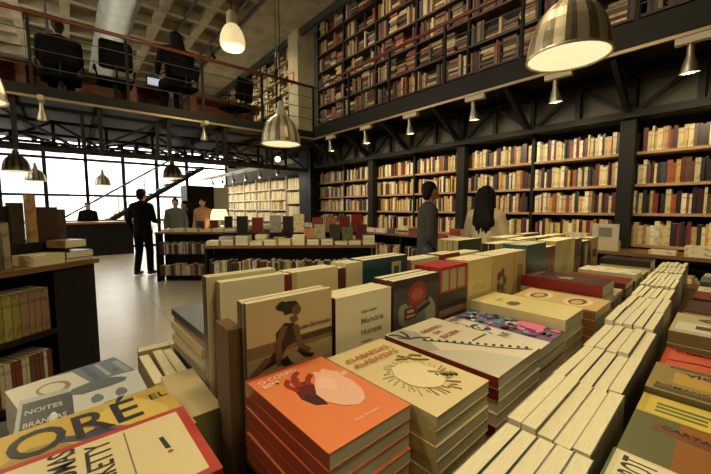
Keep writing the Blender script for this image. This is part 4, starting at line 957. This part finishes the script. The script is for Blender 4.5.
    for v in ho.data.vertices:
        q = v.co; v.co += v.normal*(.004*math.sin(q.x*160)+.003*math.sin(q.x*61+q.z*30))
    # eyes
    for q in (-1, 1): MB().ball(hp(q*.032, .073, .004), .0115*s, sub=2).build('eye', mat('eye_white', (.7, .68, .62), .2), r)
    return r
denim = mat('blue_denim', (.045, .06, .085), .8, noise=.4, nscale=40)
person((1.17, 8.57, 0), math.radians(-45), 1.84, 'stout person in a dark suit standing with back turned by the low shelf unit', arms=[((.26, .0, 1.13), (.17, .28, 1.08)), ((-.27, -.03, 1.12), (-.25, .08, .86))])
person((3.36, 2.65, 0), math.radians(-124), 1.75, 'person in a dark grey hooded top and jeans facing the lit shelves', top=mat('grey_hoodie', (.045, .042, .034), .9, noise=.3, nscale=40), bottom=denim, head_turn=.25, arms=[((.24, -.04, 1.13), (.22, .12, .92)), ((-.22, -.02, 1.13), (-.18, .16, .95))], wide=.9)
person((3.73, 2.10, 0), math.radians(-80), 1.69, 'person with long dark hair and a cream knitted cardigan seen from behind', top=mat('cream_knit', hexc(228, 208, 168), .9, noise=.2, nscale=70), bottom=mat('cream_knit'), hair='long', female=True, arms=[((.24, .03, 1.14), (.14, .26, 1.10)), ((-.24, .03, 1.14), (-.14, .26, 1.10))])
DS = 3.03
sitarm = [((.27, .10, 1.16), (.20, .36, 1.12)), ((-.27, .10, 1.16), (-.20, .36, 1.12))]
person((0.0, 7.0, DS), 0, 1.60, 'person in dark clothes seated at the upper desk with back to the railing', 'sit', arms=sitarm, seat=.40, wide=1.25)
person((1.60, 6.80, DS), math.radians(8), 1.78, 'person with long dark hair on a tall chair at the upper desk', 'sit', hair='long', arms=sitarm, seat=.56, wide=1.2)
person((-.95, 6.95, DS), math.radians(5), 1.7, 'dark-clothed person at the far end of the upper desk', 'sit', arms=sitarm, fine=False)
person((.42, 13.88, 0), PI, 1.62, 'person in black behind the reception counter', fine=False)
person((2.05, 9.6, 0), PI*.9, 1.68, 'person in a grey top beyond the low shelf unit', top=mat('grey_top', (.08, .08, .075), .9), fine=False)
person((2.35, 9.9, 0), PI*.6, 1.62, 'person in a dark top under the staircase', fine=False)
person((2.66, 9.4, 0), PI*.75, 1.70, 'person in a tan shirt beside the glowing table lamp', top=mat('tan_shirt', hexc(160, 112, 74), .8), fine=False)
# table lamp on farther table
tl = empty('table_lamp', (2.92, 8.95, .0)); tag(tl, 'table lamp with a glowing yellow shade on a tall stand', 'lamp')
MB().lathe([(.12, 0), (.12, .03), (.015, .05), (.015, 1.2), (.0, 1.2)], 16).build('stand', M_steel, tl)
MB().lathe([(.22, 1.15), (.20, 1.30), (.16, 1.42)], 24).build('lamp_shade', mat('lit_shade', (1, .85, .5), .6, emis=1.3, ecol=(1, .78, .40)), tl)
light('lamp_light', 'POINT', (0, 0, 1.12), 10, tl, shadow_soft_size=.08)

# ------------------------------------------------------------------ upper deck furniture
def desk(x0, x1, y, lab, legs):
    r = empty('desk', (x0, y, DS)); tag(r, lab, 'desk'); w = x1-x0
    MB().box(0, w, 0, .7, .71, .75).build('desk_top', M_wood, r)
    for a in legs: MB().box(a-x0, a-x0+.12, .05, .65, 0, .71).build('leg', M_wood, r)
    MB().box(0, w, .6, .63, .35, .71).build('modesty_panel', M_wood, r)
desk(-1.7, .2, 7.62, 'wooden upper floor desk before the seated dark-clothed person', (-1.6, -.55))
desk(.22, 1.75, 7.62, 'wooden upper floor desk with the open laptop', (.95,))
desk(1.95, 3.6, 7.62, 'wooden upper floor desk beside the concrete column', (2.0, 3.1))
lp = empty('laptop', (1.28, 7.72, DS+.751)); tag(lp, 'open laptop with a lit screen on the upper desk', 'laptop')
MB().box(0, .33, 0, .23, 0, .015).build('keyboard_base', M_black, lp); MB().box(0, .33, .23, .24, .015, .25).build('lid', M_black, lp); MB().box(.02, .31, .228, .23, .03, .235).build('screen', mat('screen_glow', (.6, .7, .8), .3, emis=.6), lp)
def office_chair(x, y, lab, rz=0, sh=.46, bh=.50):
    r = empty('office_chair', (x, y, DS), rz); tag(r, lab, 'chair')
    MB().hull([((-.2, -.18, sh), (.05, .05, .03)), ((.2, -.18, sh), (.05, .05, .03)), ((-.2, .2, sh), (.05, .05, .03)), ((.2, .2, sh), (.05, .05, .03))]).build('seat', M_cloth_d, r)
    MB().hull([((-.18, -.24, sh+.18), (.05, .03, .05)), ((.18, -.24, sh+.18), (.05, .03, .05)), ((-.17, -.30, sh+bh), (.05, .03, .06)), ((.17, -.30, sh+bh), (.05, .03, .06))]).build('backrest', M_cloth_d, r)
    MB().tube([(0, -.18, sh-.02), (0, -.26, sh+.02), (0, -.28, sh+.25)], .018, 8).build('back_support', M_steel, r)
    MB().tube([(0, 0, .1), (0, 0, sh-.02)], .03, 10).build('pillar', M_steel, r)
    for k in range(5):
        a = k*2*PI/5; MB().tube([(0, 0, .11), (.27*math.cos(a), .27*math.sin(a), .07)], [.022, .014], 8).ball((.27*math.cos(a), .27*math.sin(a), .03), .03).build('leg', M_metal if False else M_steel, r)
    for q in (-1, 1): MB().tube([(q*.24, -.1, sh), (q*.27, -.1, sh+.2), (q*.27, .14, sh+.21)], .016, 8).build('armrest', M_black, r)
office_chair(0, 6.93, 'black office chair under the seated person by the railing', sh=.35, bh=.30)
office_chair(.68, 6.98, 'empty black office chair between the two seated people')
office_chair(1.60, 6.74, 'tall black office chair under the long-haired person', math.radians(8), .50, .28)
office_chair(-.95, 6.9, 'black office chair at the far end of the desks', sh=.40, bh=.3)
office_chair(2.75, 7.2, 'empty dark chair near the upper bookcases', .4)
for k, (x, y) in enumerate(((-.55, 8.9), (.35, 9.1), (1.2, 9.0), (2.2, 9.2))):
    rgb = [(190,176,130), (200,196,170), (170,160,120), (190,180,140)][k]
    tag(MB().box(x, x+.6, y, y+.35, DS, DS+[.5, .35, .45, .5][k]).box(x+.03, x+.57, y-.01, y, DS+.05, DS+.22).build('storage_box', card(rgb)), 'pale storage crate on the upper floor behind the desks, %s toward the column' % ordw(k), 'box', 'pale crates on the upper floor')
